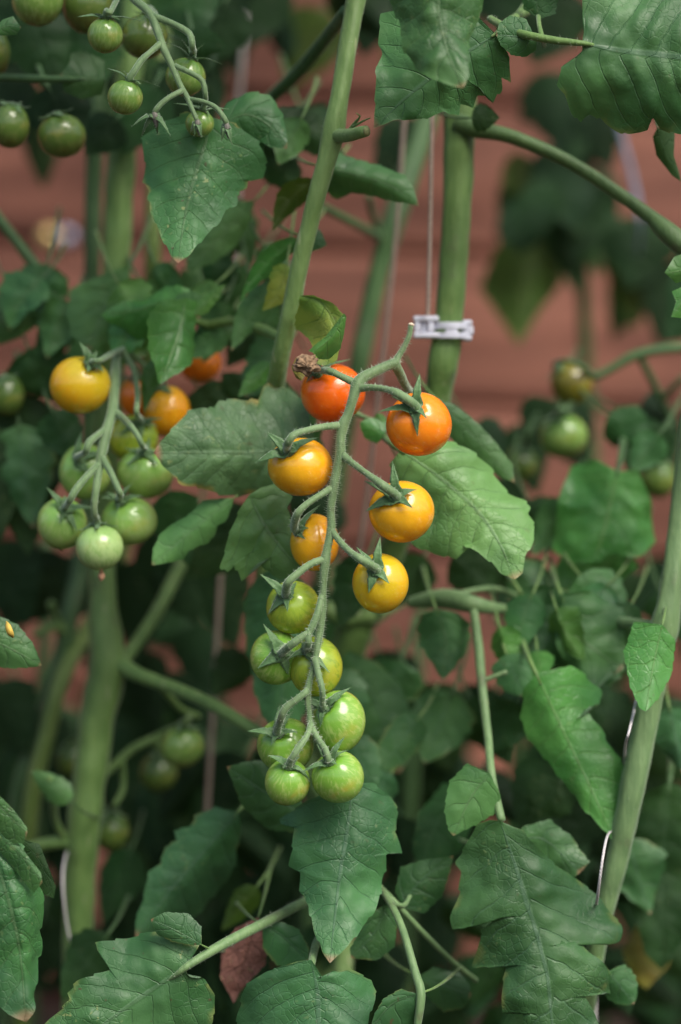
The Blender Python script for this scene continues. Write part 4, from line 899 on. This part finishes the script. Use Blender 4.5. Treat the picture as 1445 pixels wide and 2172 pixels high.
for (pl_, mt, b_, t_, w_, d_) in [(D, 'f', (250, 600), (330, 700), 90, .085), (D, 'g', (90, 590), (20, 700), 90, .11), (D, 'f', (460, 600), (390, 690), 70, .085), (D, 'g', (540, 620), (600, 740), 80, .1), (D, 'k', (60, 740), (130, 860), 100, .12), (D, 'g', (150, 640), (100, 760), 90, .11),
        (D, 'g', (330, 560), (400, 660), 80, .1), (D, 'f', (290, 690), (250, 770), 70, .08), (D, 'g', (20, 600), (110, 680), 80, .12), (D, 'k', (480, 540), (440, 660), 90, .13), (E, 'f', (1180, 1290), (1240, 1400), 90, .07), (E, 'g', (1290, 1240), (1220, 1340), 100, .085), (E, 'f', (1060, 1330), (1110, 1430), 70, .075), (E, 'g', (1340, 1280), (1300, 1400), 90, .08)]:
    sl(pl_, mt, b_, t_, w_, d=d_, q=.7, und=.006, ea=.012, eb=-.004, bend=8)
# ------------------------------------------------------------------ fruit
FM = {
 'red': fruit_mat('fruit_red_orange', (0.88, 0.16, 0.008), (0.90, 0.13, 0.006), (0.92, 0.20, 0.01), samt=.3, pamt=0),
 'orange': fruit_mat('fruit_orange', (0.94, 0.27, 0.012), (0.95, 0.22, 0.010), (0.96, 0.33, 0.02), samt=.3),
 'amber': fruit_mat('fruit_amber', (0.78, 0.42, 0.015), (0.90, 0.37, 0.010), (0.92, 0.47, 0.02), samt=.45, blossom=(0.90, 0.27, 0.01)),
 'gold': fruit_mat('fruit_gold', (0.58, 0.44, 0.018), (0.82, 0.43, 0.012), (0.70, 0.48, 0.02), samt=.5, blossom=(0.86, 0.34, 0.01)),
 'lime': fruit_mat('fruit_lime', (0.28, 0.42, 0.045), (0.45, 0.48, 0.040), (0.20, 0.33, 0.03), samt=.6, pamt=.6, blossom=(0.40, 0.33, 0.02)),
 'green': fruit_mat('fruit_green', (0.16, 0.36, 0.042), (0.27, 0.45, 0.075), (0.42, 0.55, 0.16), samt=.6, pamt=.75, blossom=(0.26, 0.36, 0.05)),
 'mint': fruit_mat('fruit_mint_green', (0.21, 0.42, 0.080), (0.33, 0.50, 0.13), (0.38, 0.52, 0.18), samt=.6, pamt=.5, blossom=(0.30, 0.42, 0.09)),
 'pale': fruit_mat('fruit_pale_green', (0.28, 0.47, 0.14), (0.38, 0.54, 0.21), (0.24, 0.42, 0.11), samt=.6, pamt=.2),
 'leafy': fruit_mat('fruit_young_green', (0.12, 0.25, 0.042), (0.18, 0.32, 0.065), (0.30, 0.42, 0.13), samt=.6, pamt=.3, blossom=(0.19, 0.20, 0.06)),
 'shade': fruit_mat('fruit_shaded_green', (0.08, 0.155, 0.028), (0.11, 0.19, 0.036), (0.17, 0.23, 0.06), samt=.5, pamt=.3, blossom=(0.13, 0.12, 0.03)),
 'olive': fruit_mat('fruit_olive', (0.16, 0.15, 0.018), (0.20, 0.17, 0.02), (0.14, 0.14, 0.02), samt=.4),
}
GC = 'tomatoes on the central truss'; GL = 'tomatoes on the left truss'; GU = 'tomatoes on the upper left trusses'; GB = 'tomatoes hanging in the background'
T = {}
def tm(k, *a, **kw): T[k] = tomato(*a, **kw)
tm(1, 706, 834, 69, 63, .028, FM['red'], 'red orange ripe tomato half behind the truss stem, under the dry brown leaf tip', (672, 795), [(650, 812, .0, 14), (745, 762, .001, 8), (708, 798, .004, 12), (690, 760, .001), (640, 790, .002)], GC)
tm(2, 889, 900, 70, 68, -.004, FM['orange'], 'brightest orange ripe tomato on the right side, star calyx facing us', (880, 868), [(891, 792, .004, 17), (800, 874, .004, 16), (886, 926, .002, 15), (906, 888, .006, 14), (828, 840, .004, 14)], GC, sw=16)
tm(3, 637, 990, 69, 62, .004, FM['amber'], 'amber yellow tomato on the left hanging below the first left side stalk', (612, 960), [(566, 917, .003, 19), (541, 982, .003, 18), (676, 928, .004, 15), (631, 955, .006, 13), (630, 905, .0, 12)], GC, sw=17)
tm(4, 852, 1085, 70, 66, -.004, FM['amber'], 'amber tomato on the right, second below the brightest orange one', (840, 1056), [(833, 978, .004, 18), (772, 1020, .003, 16), (775, 1085, .002, 18), (884, 1038, .005, 18), (876, 1078, .005, 16)], GC, sw=17)
tm(5, 668, 1151, 52, 61, .014, FM['amber'], 'amber orange tomato partly covered by the truss stem and a crinkled leaf', (636, 1125), [(680, 1070, .003, 15), (648, 1144, .004, 13), (655, 1120, .005, 14), (632, 1080, .0, 11), (618, 1100, .0, 11)], GC)
tm(6, 807, 1237, 60, 64, -.002, FM['gold'], 'golden yellow tomato, lowest on the right side of the truss', (798, 1208), [(807, 1138, .003, 17), (826, 1238, .003, 17), (782, 1258, .002, 19), (756, 1160, .002, 13), (776, 1205, .003, 14)], GC, sw=17)
tm(7, 622, 1288, 58, 57, .010, FM['lime'], 'yellow green tomato, uppermost of the unripe ones', (610, 1262), [(552, 1218, .003, 17), (568, 1304, .002, 18), (610, 1298, .003, 14), (630, 1235, .0, 15), (625, 1268, .004, 12)], GC, sw=17)
tm(8, 587, 1395, 57, 58, .012, FM['green'], 'green tomato at the left, just below the yellow green one', (598, 1382), [(558, 1323, .003, 17), (546, 1418, .003, 18), (612, 1432, .002, 17), (640, 1392, .004, 13), (620, 1362, .002, 12)], GC, sw=17)
tm(9, 670, 1414, 57, 64, .008, FM['lime'], 'lime green tomato crossed by two stalks in the middle of the lower truss', (655, 1376), [(606, 1402, .003, 15), (700, 1428, .003, 13), (684, 1440, .004, 12), (640, 1362, .003, 14), (688, 1360, .0, 13)], GC, sw=15)
tm(10, 718, 1530, 58, 66, .004, FM['green'], 'green tomato at the right with a broad shine and long calyx tips above', (692, 1496), [(744, 1458, .002, 14), (725, 1478, .004, 14), (638, 1480, .003, 14), (680, 1542, .002, 14), (660, 1505, .003, 14)], GC, sw=15)
tm(11, 606, 1581, 61, 59, .012, FM['green'], 'green tomato at the lower left whose calyx tip points far left', (592, 1552), [(524, 1551, .003, 15), (632, 1553, .004, 13), (576, 1580, .003, 13), (594, 1495, .0, 15), (622, 1508, .0, 13)], GC, sw=15)
tm(12, 610, 1659, 49, 50, -.004, FM['green'], 'smallest green tomato at the bottom left tip of the truss', (614, 1622), [(568, 1602, .003, 17), (650, 1640, .003, 10), (658, 1658, .001, 8), (636, 1605, .002, 14), (600, 1630, .004, 9)], GC, sw=14)
tm(13, 717, 1648, 56, 56, -.006, FM['green'], 'glossy green tomato at the bottom right tip of the truss', (700, 1612), [(640, 1638, .003, 12), (672, 1578, .002, 15), (732, 1562, .003, 14), (740, 1590, .002, 11), (715, 1622, .003, 10)], GC, sw=14)

tm(21, 170, 817, 65, 61, .055, FM['gold'], 'yellow tomato, topmost of the left truss', (196, 778), [(168, 725), (182, 735), (222, 790), (185, 790), (206, 745)], GL)
tm(22, 355, 872, 49, 55, .10, FM['amber'], 'amber tomato out of focus above the broad pale leaf', (340, 822), None, GL)
tm(23, 424, 770, 46, 42, .13, FM['orange'], 'orange tomato in the shade, half hidden behind the glossy twisted leaf', (420, 735), None, GL)
tm(24, 290, 842, 36, 44, .12, FM['orange'], 'orange tomato mostly hidden behind the narrow hanging leaf strap', (290, 800), None, GL)
tm(25, 283, 930, 53, 50, .085, FM['lime'], 'olive yellow tomato in the middle of the left truss', (300, 900), [(250, 925), (262, 900), (345, 888), (335, 905), (300, 935)], GL, sw=11)
tm(26, 181, 1000, 56, 60, .07, FM['mint'], 'green tomato on the left of the left truss, below the yellow one', (172, 975), [(172, 915), (160, 980), (195, 1012), (212, 965), (225, 960)], GL)
tm(27, 309, 1003, 61, 54, .075, FM['mint'], 'green tomato touching the tip of the broad pale leaf', (310, 962), None, GL, sw=11)
tm(28, 132, 1110, 53, 55, .055, FM['mint'], 'green tomato at the lower left of the left truss', (142, 1080), [(99, 1034), (128, 1110), (164, 1128), (205, 1078), (138, 1050)], GL, sw=13, dried=2)
tm(29, 274, 1105, 60, 52, .06, FM['mint'], 'green tomato at the lower right of the left truss', (258, 1068), [(280, 1025), (215, 1055), (305, 1052), (225, 1045), (250, 1085)], GL, sw=12)
tm(30, 211, 1161, 51, 49, .04, FM['pale'], 'palest green tomato with a dried flower at its base', (204, 1114), None, GL, sw=10, hang=(-.08, -.12, 1), dried=1)

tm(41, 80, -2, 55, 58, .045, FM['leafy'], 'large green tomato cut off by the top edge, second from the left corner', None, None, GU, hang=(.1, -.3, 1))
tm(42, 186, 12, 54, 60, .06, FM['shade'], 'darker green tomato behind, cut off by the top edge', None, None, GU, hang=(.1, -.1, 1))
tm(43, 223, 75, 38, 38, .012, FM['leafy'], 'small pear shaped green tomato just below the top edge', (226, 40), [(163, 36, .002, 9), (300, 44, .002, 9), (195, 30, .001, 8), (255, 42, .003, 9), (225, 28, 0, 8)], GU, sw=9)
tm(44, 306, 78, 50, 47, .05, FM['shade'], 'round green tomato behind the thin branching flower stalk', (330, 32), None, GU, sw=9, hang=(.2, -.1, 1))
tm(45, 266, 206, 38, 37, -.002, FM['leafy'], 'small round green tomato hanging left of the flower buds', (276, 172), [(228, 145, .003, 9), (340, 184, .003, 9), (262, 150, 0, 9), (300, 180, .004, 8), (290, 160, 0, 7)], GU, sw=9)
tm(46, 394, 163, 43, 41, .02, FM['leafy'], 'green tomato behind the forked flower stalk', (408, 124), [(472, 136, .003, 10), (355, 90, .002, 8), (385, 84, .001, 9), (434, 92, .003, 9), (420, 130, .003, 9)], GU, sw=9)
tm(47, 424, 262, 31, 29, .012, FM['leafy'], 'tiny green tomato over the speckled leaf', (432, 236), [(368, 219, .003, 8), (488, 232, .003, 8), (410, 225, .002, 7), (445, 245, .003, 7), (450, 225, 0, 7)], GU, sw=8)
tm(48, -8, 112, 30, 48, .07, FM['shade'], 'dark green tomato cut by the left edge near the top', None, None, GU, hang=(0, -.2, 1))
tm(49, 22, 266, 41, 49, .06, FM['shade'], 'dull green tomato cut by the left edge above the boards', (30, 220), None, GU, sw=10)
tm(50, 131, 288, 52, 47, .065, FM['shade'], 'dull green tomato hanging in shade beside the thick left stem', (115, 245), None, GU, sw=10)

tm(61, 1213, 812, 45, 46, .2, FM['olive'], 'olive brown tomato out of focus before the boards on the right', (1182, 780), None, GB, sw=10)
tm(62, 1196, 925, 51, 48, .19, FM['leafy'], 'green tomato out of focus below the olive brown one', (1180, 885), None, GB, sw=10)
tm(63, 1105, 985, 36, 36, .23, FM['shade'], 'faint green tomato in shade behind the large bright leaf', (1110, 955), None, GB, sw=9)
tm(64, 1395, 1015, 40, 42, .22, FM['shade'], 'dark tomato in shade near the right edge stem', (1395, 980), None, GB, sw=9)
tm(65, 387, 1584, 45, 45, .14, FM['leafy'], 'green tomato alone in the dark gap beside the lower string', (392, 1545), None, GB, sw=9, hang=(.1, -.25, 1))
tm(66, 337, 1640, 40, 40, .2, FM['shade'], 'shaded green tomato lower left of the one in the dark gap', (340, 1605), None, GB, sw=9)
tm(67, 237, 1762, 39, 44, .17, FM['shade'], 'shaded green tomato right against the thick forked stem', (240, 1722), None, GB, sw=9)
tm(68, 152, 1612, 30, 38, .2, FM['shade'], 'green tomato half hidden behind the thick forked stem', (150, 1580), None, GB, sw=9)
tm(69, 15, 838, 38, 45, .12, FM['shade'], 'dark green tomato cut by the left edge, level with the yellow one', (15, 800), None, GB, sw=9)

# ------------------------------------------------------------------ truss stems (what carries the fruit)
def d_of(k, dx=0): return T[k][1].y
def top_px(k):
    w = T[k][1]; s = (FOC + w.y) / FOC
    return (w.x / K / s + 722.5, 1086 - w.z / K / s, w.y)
def truss(segs, mats, label, ped, group='fruit truss stems'):
    f = segs[0][0][0]
    root = tag(empty('truss_stem', P(f[0], f[1], f[2])), label, 'truss stem', group)
    mb = MB()
    for s, kw in segs: tube(mb, s, **kw)
    mb.link('main_stalk', mats, root)
    for k, pts in ped:
        mb = MB()
        if k is not None:
            tx, ty, td = top_px(k)
            r_ = pts[-1][3]
            ax = T[k][2]; tp = T[k][1]
            a1 = tp + ax * .004
            s = (FOC + a1.y) / FOC
            pts = list(pts) + [(a1.x / K / s + 722.5, 1086 - a1.z / K / s, a1.y, r_ * 1.0), (tx, ty, td, r_ * 1.25)]
        h = kwh
        tube(mb, pts, **h)
        mb.link('fruit_stalk', mats, root)
    return root
kwh = dict(sides=14, hair=260, hairlen=.0015, wob=.10)
tc_ = truss([([(872, 690, .002, 5.3), (868, 712, .002, 5.3), (856, 738, .002, 5.8), (843, 760, .001, 7.3), (838, 770, 0, 10.6), (822, 776, -.001, 10.2), (795, 788, -.003, 10.6), (772, 800, -.004, 11.9), (758, 815, -.005, 13.1), (750, 842, -.006, 10.6), (738, 880, -.006, 10.2), (728, 902, -.006, 12.3), (723, 930, -.006, 10.2), (722, 962, -.006, 11.1), (714, 1000, -.006, 9.4), (708, 1035, -.006, 10.2), (702, 1080, -.006, 8.6), (703, 1120, -.006, 9.0), (694, 1165, -.006, 8.6), (690, 1190, -.006, 10.6), (686, 1240, -.006, 7.3), (684, 1290, -.006, 8.6), (678, 1340, -.006, 8.2), (672, 1378, -.007, 7.0), (664, 1420, -.007, 6.1), (653, 1465, -.007, 7.3), (656, 1510, -.007, 5.8), (661, 1545, -.008, 6.5), (680, 1580, -.009, 4.9)], dict(sides=18, hair=3000, hairlen=.0021, wob=.08, n=210, seed=5, ridge=.02)),
             ([(838, 772, 0, 11), (850, 795, .006, 10), (862, 820, .015, 9), (885, 842, .04, 9), (930, 860, .08, 12)], dict(sides=14, hair=80)),
             ([(684, 1260, -.006, 7), (674, 1300, -.009, 7.5), (660, 1335, -.010, 8), (650, 1350, -.010, 7)], dict(sides=14, hair=120))],
            [SM_truss, HAIR], 'hairy green truss stem carrying the central ripening cluster, cut end near the clip',
            [(1, [(752, 812, -.004, 9), (725, 799, -.004, 7.5), (700, 787, -.004, 7.5)]),
             (2, [(758, 824, -.005, 9), (790, 822, -.010, 7), (820, 826, -.014, 7), (846, 836, -.02, 9.5)]),
             (3, [(724, 903, -.006, 9), (690, 905, -.010, 7.5), (655, 912, -.014, 7.5), (624, 922, -.018, 8), (612, 938, -.018, 8.5)]),
             (4, [(724, 962, -.006, 9), (750, 984, -.010, 7), (780, 1006, -.016, 7), (812, 1030, -.022, 9.5)]),
             (5, [(708, 1034, -.006, 8.5), (680, 1050, -.008, 7), (650, 1070, -.010, 7), (630, 1092, -.010, 8.5)]),
             (6, [(700, 1118, -.006, 8), (716, 1142, -.008, 7), (740, 1168, -.014, 7), (768, 1188, -.020, 9)]),
             (7, [(690, 1186, -.006, 9), (660, 1196, -.008, 7.5), (630, 1218, -.010, 8), (611, 1236, -.011, 9)]),
             (8, [(655, 1342, -.010, 7.5), (640, 1352, -.011, 8), (615, 1370, -.011, 8.5)]),
             (9, [(656, 1335, -.010, 7), (654, 1352, -.011, 7), (655, 1366, -.012, 7.5)]),
             (10, [(668, 1395, -.008, 7.5), (676, 1432, -.010, 7), (684, 1465, -.012, 6.5)]),
             (11, [(653, 1465, -.008, 8), (632, 1482, -.010, 7), (606, 1502, -.010, 8.5), (597, 1522, -.009, 8)]),
             (12, [(660, 1535, -.008, 7), (652, 1560, -.012, 6), (634, 1585, -.015, 7.5), (622, 1605, -.016, 7.5)]),
             (13, [(662, 1545, -.009, 7), (678, 1572, -.012, 6.5), (692, 1592, -.015, 7)])])
stalk(tc_, [([(872, 690, .002, 7), (872.6, 687, .002, 6.8)], dict(n=4, sides=14, wob=.15))], [CUT], 'cut_end')
kwh = dict(sides=12, hair=20, hairlen=.001, wob=.08)
truss([([(262, 738, .085, 9), (248, 760, .075, 9), (244, 800, .06, 11), (240, 860, .05, 11), (232, 895, .045, 11), (222, 930, .04, 12), (212, 985, .035, 9), (205, 1030, .03, 8), (200, 1070, .03, 7)], dict(sides=14, n=60, hair=120)),
       ([(262, 738, .085, 9), (300, 720, .11, 9), (340, 700, .14, 10)], dict(sides=12))], [SM_truss, HAIR],
      'green truss stem of the left cluster, yellow fruit above and pale green below',
      [(21, [(262, 740, .08, 6), (235, 752, .06, 6), (210, 765, .04, 6)]),
       (22, [(262, 740, .085, 6), (300, 770, .09, 6), (330, 800, .09, 6)]),
       (24, [(262, 742, .085, 6), (278, 765, .09, 6), (288, 785, .09, 6)]),
       (23, [(300, 720, .11, 6), (360, 715, .12, 6), (405, 720, .12, 6)]),
       (25, [(262, 745, .08, 6), (285, 790, .07, 6), (292, 840, .06, 6), (290, 875, .05, 6)]),
       (27, [(242, 870, .05, 8), (270, 895, .04, 7), (290, 920, .035, 6), (302, 945, .035, 6)]),
       (26, [(226, 910, .043, 8), (205, 925, .035, 7), (188, 940, .03, 8), (182, 958, .03, 7)]),
       (28, [(212, 985, .035, 8), (185, 1010, .028, 7), (160, 1040, .024, 8), (148, 1062, .024, 7)]),
       (29, [(216, 970, .036, 8), (234, 1000, .03, 7), (250, 1035, .026, 7), (256, 1050, .026, 7)]),
       (30, [(204, 1040, .03, 7), (200, 1075, .03, 7), (202, 1095, .032, 7)])])
truss([([(262, -40, .03, 9), (282, -5, .02, 9), (318, 28, .012, 9), (335, 70, .008, 8.5), (348, 105, .005, 8), (366, 142, .003, 7), (382, 180, .001, 6.5), (398, 208, 0, 6), (408, 232, -.003, 5), (418, 255, -.004, 5)], dict(sides=14, n=90, hair=200, hairlen=.001))], [SM_truss, HAIR],
      'thin branching truss stem with flower buds at the upper left',
      [(44, [(322, 30, .012, 7), (330, 30, .02, 6)]),
       (46, [(326, 34, .011, 8), (370, 52, .008, 7), (402, 72, .005, 7.5), (408, 98, .002, 7)]),
       (45, [(342, 92, .006, 8), (320, 110, .002, 6), (300, 128, -.002, 7), (282, 155, -.005, 7)]),
       (47, [(372, 140, .003, 6), (405, 155, 0, 5.5), (430, 172, 0, 6), (436, 205, 0, 5.5)]),
       (43, [(262, -30, .03, 7), (245, 5, .015, 6), (232, 28, .004, 6)]),
       (None, [(388, 192, 0, 6), (362, 205, -.003, 5.5), (340, 222, -.005, 5.5), (328, 238, -.006, 6)]),
       (None, [(402, 210, 0, 5), (430, 215, -.004, 5), (458, 228, -.006, 5.5), (475, 250, -.008, 6), (481, 262, -.008, 6)])])
truss([([(1480, 735, .2, 12), (1400, 742, .2, 11), (1345, 755, .2, 11), (1300, 780, .2, 9), (1262, 800, .2, 9)], {}), ([(1355, 752, .2, 8), (1395, 830, .21, 8), (1425, 900, .22, 8)], {}), ([(1400, 850, .21, 7), (1450, 800, .2, 7)], {})], [SM_dark, HAIR],
      'blurred truss stem reaching from the right edge to the olive brown tomato',
      [(61, [(1262, 800, .2, 8), (1230, 775, .18, 6), (1200, 765, .16, 5)]), (62, [(1215, 855, .2, 6), (1195, 870, .17, 6)]), (64, [(1420, 890, .22, 7), (1405, 940, .2, 6)]), (63, [(1140, 880, .22, 6), (1120, 920, .21, 6)])])
truss([([(330, 1440, .13, 8), (380, 1500, .15, 7), (420, 1520, .16, 7)], {}), ([(225, 1640, .15, 8), (280, 1590, .17, 8), (340, 1560, .18, 7), (400, 1530, .17, 6)], {})], [SM_mid, HAIR],
      'shaded truss stem carrying the tomatoes in the dark gap at the lower left',
      [(65, [(405, 1515, .16, 6), (396, 1530, .13, 6)]), (66, [(330, 1565, .18, 6), (338, 1590, .18, 6)]), (67, [(260, 1610, .16, 6), (262, 1670, .16, 6), (245, 1705, .15, 6)]), (68, [(225, 1640, .15, 6), (180, 1570, .18, 5)])])

# flower buds
def bud(cx, cy, d, tips, label):
    root = tag(empty('flower_bud', P(cx, cy, d)), label, 'flower bud', 'flower buds on the upper left truss')
    mb = MB(); tube(mb, [(cx, cy, d, 5), (cx + 1, cy + 8, d, 7), (cx + 3, cy + 20, d, 6), (cx + 4, cy + 34, d, 2)], dict() and None) if False else tube(mb, [(cx, cy, d, 5), (cx + 1, cy + 8, d, 7), (cx + 3, cy + 20, d, 5.5), (cx + 4, cy + 32, d, 1.5)], n=12, sides=10, hair=30, hairlen=.0008)
    mb.link('petals', [SM_bud, HAIR], root)
    for (x, y, dd) in tips:
        c = P(cx, cy + 4, d)
        e = P(x, y, d + dd)
        m_ = (c + e) / 2 + Vector((0, -.001, .0008))
        sepal([tuple(c), tuple(m_), tuple(e)], R(9), 'sepal', root, tuple(c), .0001)
bud(328, 238, -.006, [(278, 270, -.002), (300, 288, .004), (363, 290, -.002), (335, 286, .004), (345, 262, .002)], 'open flower bud with spreading sepals, leftmost of the buds')
bud(419, 255, -.004, [(412, 290, 0), (404, 282, .002), (428, 292, -.002)], 'closed flower bud in front of the tiny green tomato')
bud(481, 262, -.008, [(470, 300, 0), (492, 308, -.002), (488, 296, .003), (468, 285, .003)], 'closed mauve flower bud at the right end of the truss')

# ------------------------------------------------------------------ clip, strings, wall fittings, fallen petal
plastic = plain('white_plastic', (0.62, 0.64, 0.72), 0.4, 0.5, 0.06, 300, Subsurface_Weight=0.1, Subsurface_Radius=(.004, .004, .004))
cl_c = P(948, 700, .078)
clip = tag(empty('plant_clip', cl_c), 'white plastic clip ring fastened round the thick stem beside the cut truss end', 'plant clip')
def arcband(a0, a1, rx, ry, z0, z1, th, n=40, c=cl_c):
    V = []; F = []
    for i in range(n + 1):
        a = a0 + (a1 - a0) * i / n
        for (rr, z) in ((0, z0), (0, z1), (th, z1), (th, z0)):
            V.append((c.x + math.cos(a) * (rx + rr), c.y + math.sin(a) * (ry + rr), c.z + z))
    for i in range(n):
        for k in range(4):
            k2 = (k + 1) % 4
            F.append((i * 4 + k, (i + 1) * 4 + k, (i + 1) * 4 + k2, i * 4 + k2))
    F.append((0, 1, 2, 3)); F.append((n * 4 + 3, n * 4 + 2, n * 4 + 1, n * 4))
    return V, F
def box(mb, x0, x1, y0, y1, z0, z1, mi=0):
    v = [(x, y, z) for x in (x0, x1) for y in (y0, y1) for z in (z0, z1)]
    mb.add(v, [(0, 1, 3, 2), (4, 6, 7, 5), (0, 4, 5, 1), (2, 3, 7, 6), (0, 2, 6, 4), (1, 5, 7, 3)], mi)
sr = R(32, .078); h_ = R(21, .078)
def bev(o, w=.0009):
    b = o.modifiers.new('bevel', 'BEVEL'); b.width = w; b.segments = 3; b.limit_method = 'ANGLE'
    return o
cx0 = P(956, 702, .078).x
cl2 = Vector((cx0, cl_c.y, cl_c.z - R(2, .078)))
mb = MB()
sr2 = R(36, .078)
V, F = arcband(0, 2 * math.pi, sr2, sr2, -h_ * .86, -h_ * .30, .0013, 60, cl2); mb.add(V, F)
V, F = arcband(.003, 2 * math.pi + .003, sr2, sr2, h_ * .10, h_ * .76, .0013, 60, cl2); mb.add(V, F)
V, F = arcband(-1.9, -1.2, sr2 - .0004, sr2 - .0004, -h_ * .5, h_ * .3, .0013, 14, cl2); mb.add(V, F)
bev(mb.link('ring', [plastic], clip, smooth=False), .0004)
fy = cl_c.y - sr2 - .0005; U = R(1, .078)
def px2x(px): return P(px, 700, .078).x
def bx_(x0, x1, za, zb, ya=0, yb=.004): box(mb, px2x(x0), px2x(x1), fy + ya, fy + yb, cl_c.z + (700 - zb) * U, cl_c.z + (700 - za) * U)
mb = MB()
bx_(876, 930, 672, 684, .0005, .0065); bx_(876, 932, 707, 719, .0004, .0066)
bx_(878, 892, 684.2, 706.8, .0012, .006); bx_(906, 920, 684.2, 706.8, .001, .0062); bx_(892.3, 905.7, 684.2, 706.8, .003, .0056)
bev(mb.link('hinge_block', [plastic], clip, smooth=False))
mb = MB()
bx_(980, 1001, 680, 692, .003, .009); bx_(978, 1004, 692.2, 711.8, .0036, .0084); bx_(982, 1000, 712, 724, .003, .009)
bev(mb.link('latch', [plastic], clip, smooth=False))

twine = plain('twine', (0.34, 0.27, 0.22), 0.9, 0.2, 0.25, 800)
twine_w = plain('pale_twine', (0.55, 0.53, 0.52), 0.85, 0.2, 0.15, 800)
def string(pts, label, mat, twist=True):
    mb = MB()
    W = catmull([(*P(a, b, c), R(r, c)) for a, b, c, r in pts], 150)
    L = np.cumsum(np.r_[0, np.linalg.norm(np.diff(W[:, :3], axis=0), axis=1)])
    nn = min(700, int(L[-1] / .0009)); s = np.linspace(0, L[-1], nn)
    Q = np.stack([np.interp(s, L, W[:, i]) for i in range(4)], 1)
    for ph in (0, math.pi):
        V = []; F = []
        for i in range(nn):
            a = s[i] / .0032 * 2 * math.pi + ph; r = Q[i, 3]
            c = Q[i, :3] + np.array([math.cos(a), math.sin(a), 0]) * r * .34
            for k in range(6):
                b = k * math.pi / 3; V.append(tuple(c + np.array([math.cos(b), math.sin(b), 0]) * r * .66))
        for i in range(nn - 1):
            for k in range(6):
                k2 = (k + 1) % 6; F.append((i * 6 + k, i * 6 + k2, (i + 1) * 6 + k2, (i + 1) * 6 + k))
        mb.add(V, F)
    o = mb.link('string', [mat], None, M=Matrix.Translation(P(*pts[0][:3])))
    return tag(o, label, 'string', 'strings that hold up the plants')
string([(918, -60, .07, 5.5), (917, 200, .068, 5.5), (913, 450, .066, 5.5), (908, 668, .066, 5.5)], 'taut brown twine running down to the white clip', twine)
string([(880, -60, .14, 6), (858, 250, .14, 6), (838, 520, .14, 6), (800, 860, .14, 6), (775, 1080, .15, 6), (740, 1310, .15, 6)], 'pinkish twine left of the clip string, running down behind the ripe tomatoes', twine)
string([(470, 1180, .2, 6.5), (462, 1330, .2, 6.5), (452, 1500, .2, 6.5), (440, 1715, .2, 6.5), (430, 1900, .2, 6.5)], 'pale twine in the dark gap at the lower left', twine)
string([(520, -60, .3, 7), (515, 100, .3, 7), (505, 260, .32, 6), (500, 560, .35, 5)], 'blurred grey string before the boards left of the slanting stem', twine_w)
string([(165, 1770, .19, 2.8), (140, 1815, .13, 2.8), (134, 1880, .11, 2.8), (146, 1980, .11, 2.8), (172, 2062, .11, 2.8), (182, 2200, .12, 5)], 'thin white string curving beside the thick left stem near the bottom', twine_w)
string([(1362, 1440, .10, 4.5), (1336, 1545, .01, 3.6), (1326, 1590, .03, 3.6), (1326, 1680, .09, 3.6), (1303, 1750, .07, 3.6), (1285, 1785, .0, 3.8), (1268, 1900, .0, 3.8), (1262, 1960, .08, 5), (1262, 2200, .1, 5)], 'white string along the lower part of the right edge stem', twine_w)
bl = plain('blue_grey_cord', (0.24, 0.30, 0.40), .7, .3, .1)
string([(1290, 180, .36, 6), (1318, 285, .36, 7), (1345, 390, .36, 8), (1358, 480, .36, 6), (1350, 560, .42, 5)], 'blue grey cord out of focus crossing the boards at the upper right', bl)

brass = plain('brass', (0.75, 0.55, 0.22), .3, .5, .1, 100, Metallic=.6)
steel = plain('steel', (0.45, 0.48, 0.62), .35, .5, .1, 100, Metallic=.6)
def fitting(px, py, r, mat, label):
    c = P(px, py, WY - .012); rr = R(r, WY)
    mb = MB(); V = []; F = []
    prof = [(1, 0), (1, .25), (.85, .5), (.5, .68), (.15, .75), (.0001, .76)]
    for (a, b) in prof:
        for k in range(20):
            t_ = k * math.pi / 10; V.append((c.x + math.cos(t_) * rr * a, c.y + .012 - rr * b, c.z + math.sin(t_) * rr * a))
    for i in range(len(prof) - 1):
        for k in range(20):
            k2 = (k + 1) % 20; F.append((i * 20 + k, i * 20 + k2, (i + 1) * 20 + k2, (i + 1) * 20 + k))
    mb.add(V, F)
    tag(mb.link('wall_fitting', [mat], None, M=Matrix.Translation(c)), label, 'wall fitting', 'small fittings on the boards')
fitting(100, 500, 20, brass, 'small round brass coloured fitting out of focus on the boards at the left edge')
fitting(138, 500, 17, steel, 'small round bluish fitting beside the brass coloured one')

pm = plain('yellow_petal', (0.62, 0.42, 0.08), .6, .3, .2)
mb = MB(); tube(mb, [(14, 1318, .008, 1), (18, 1328, .006, 6), (23, 1342, .006, 7), (28, 1352, .008, 2)], n=14, sides=10, wob=.4)
tag(mb.link('fallen_petal', [pm], None, M=Matrix.Translation(P(20, 1335, .008))), 'small dried yellow petal lying on the leaf at the left edge', 'petal')
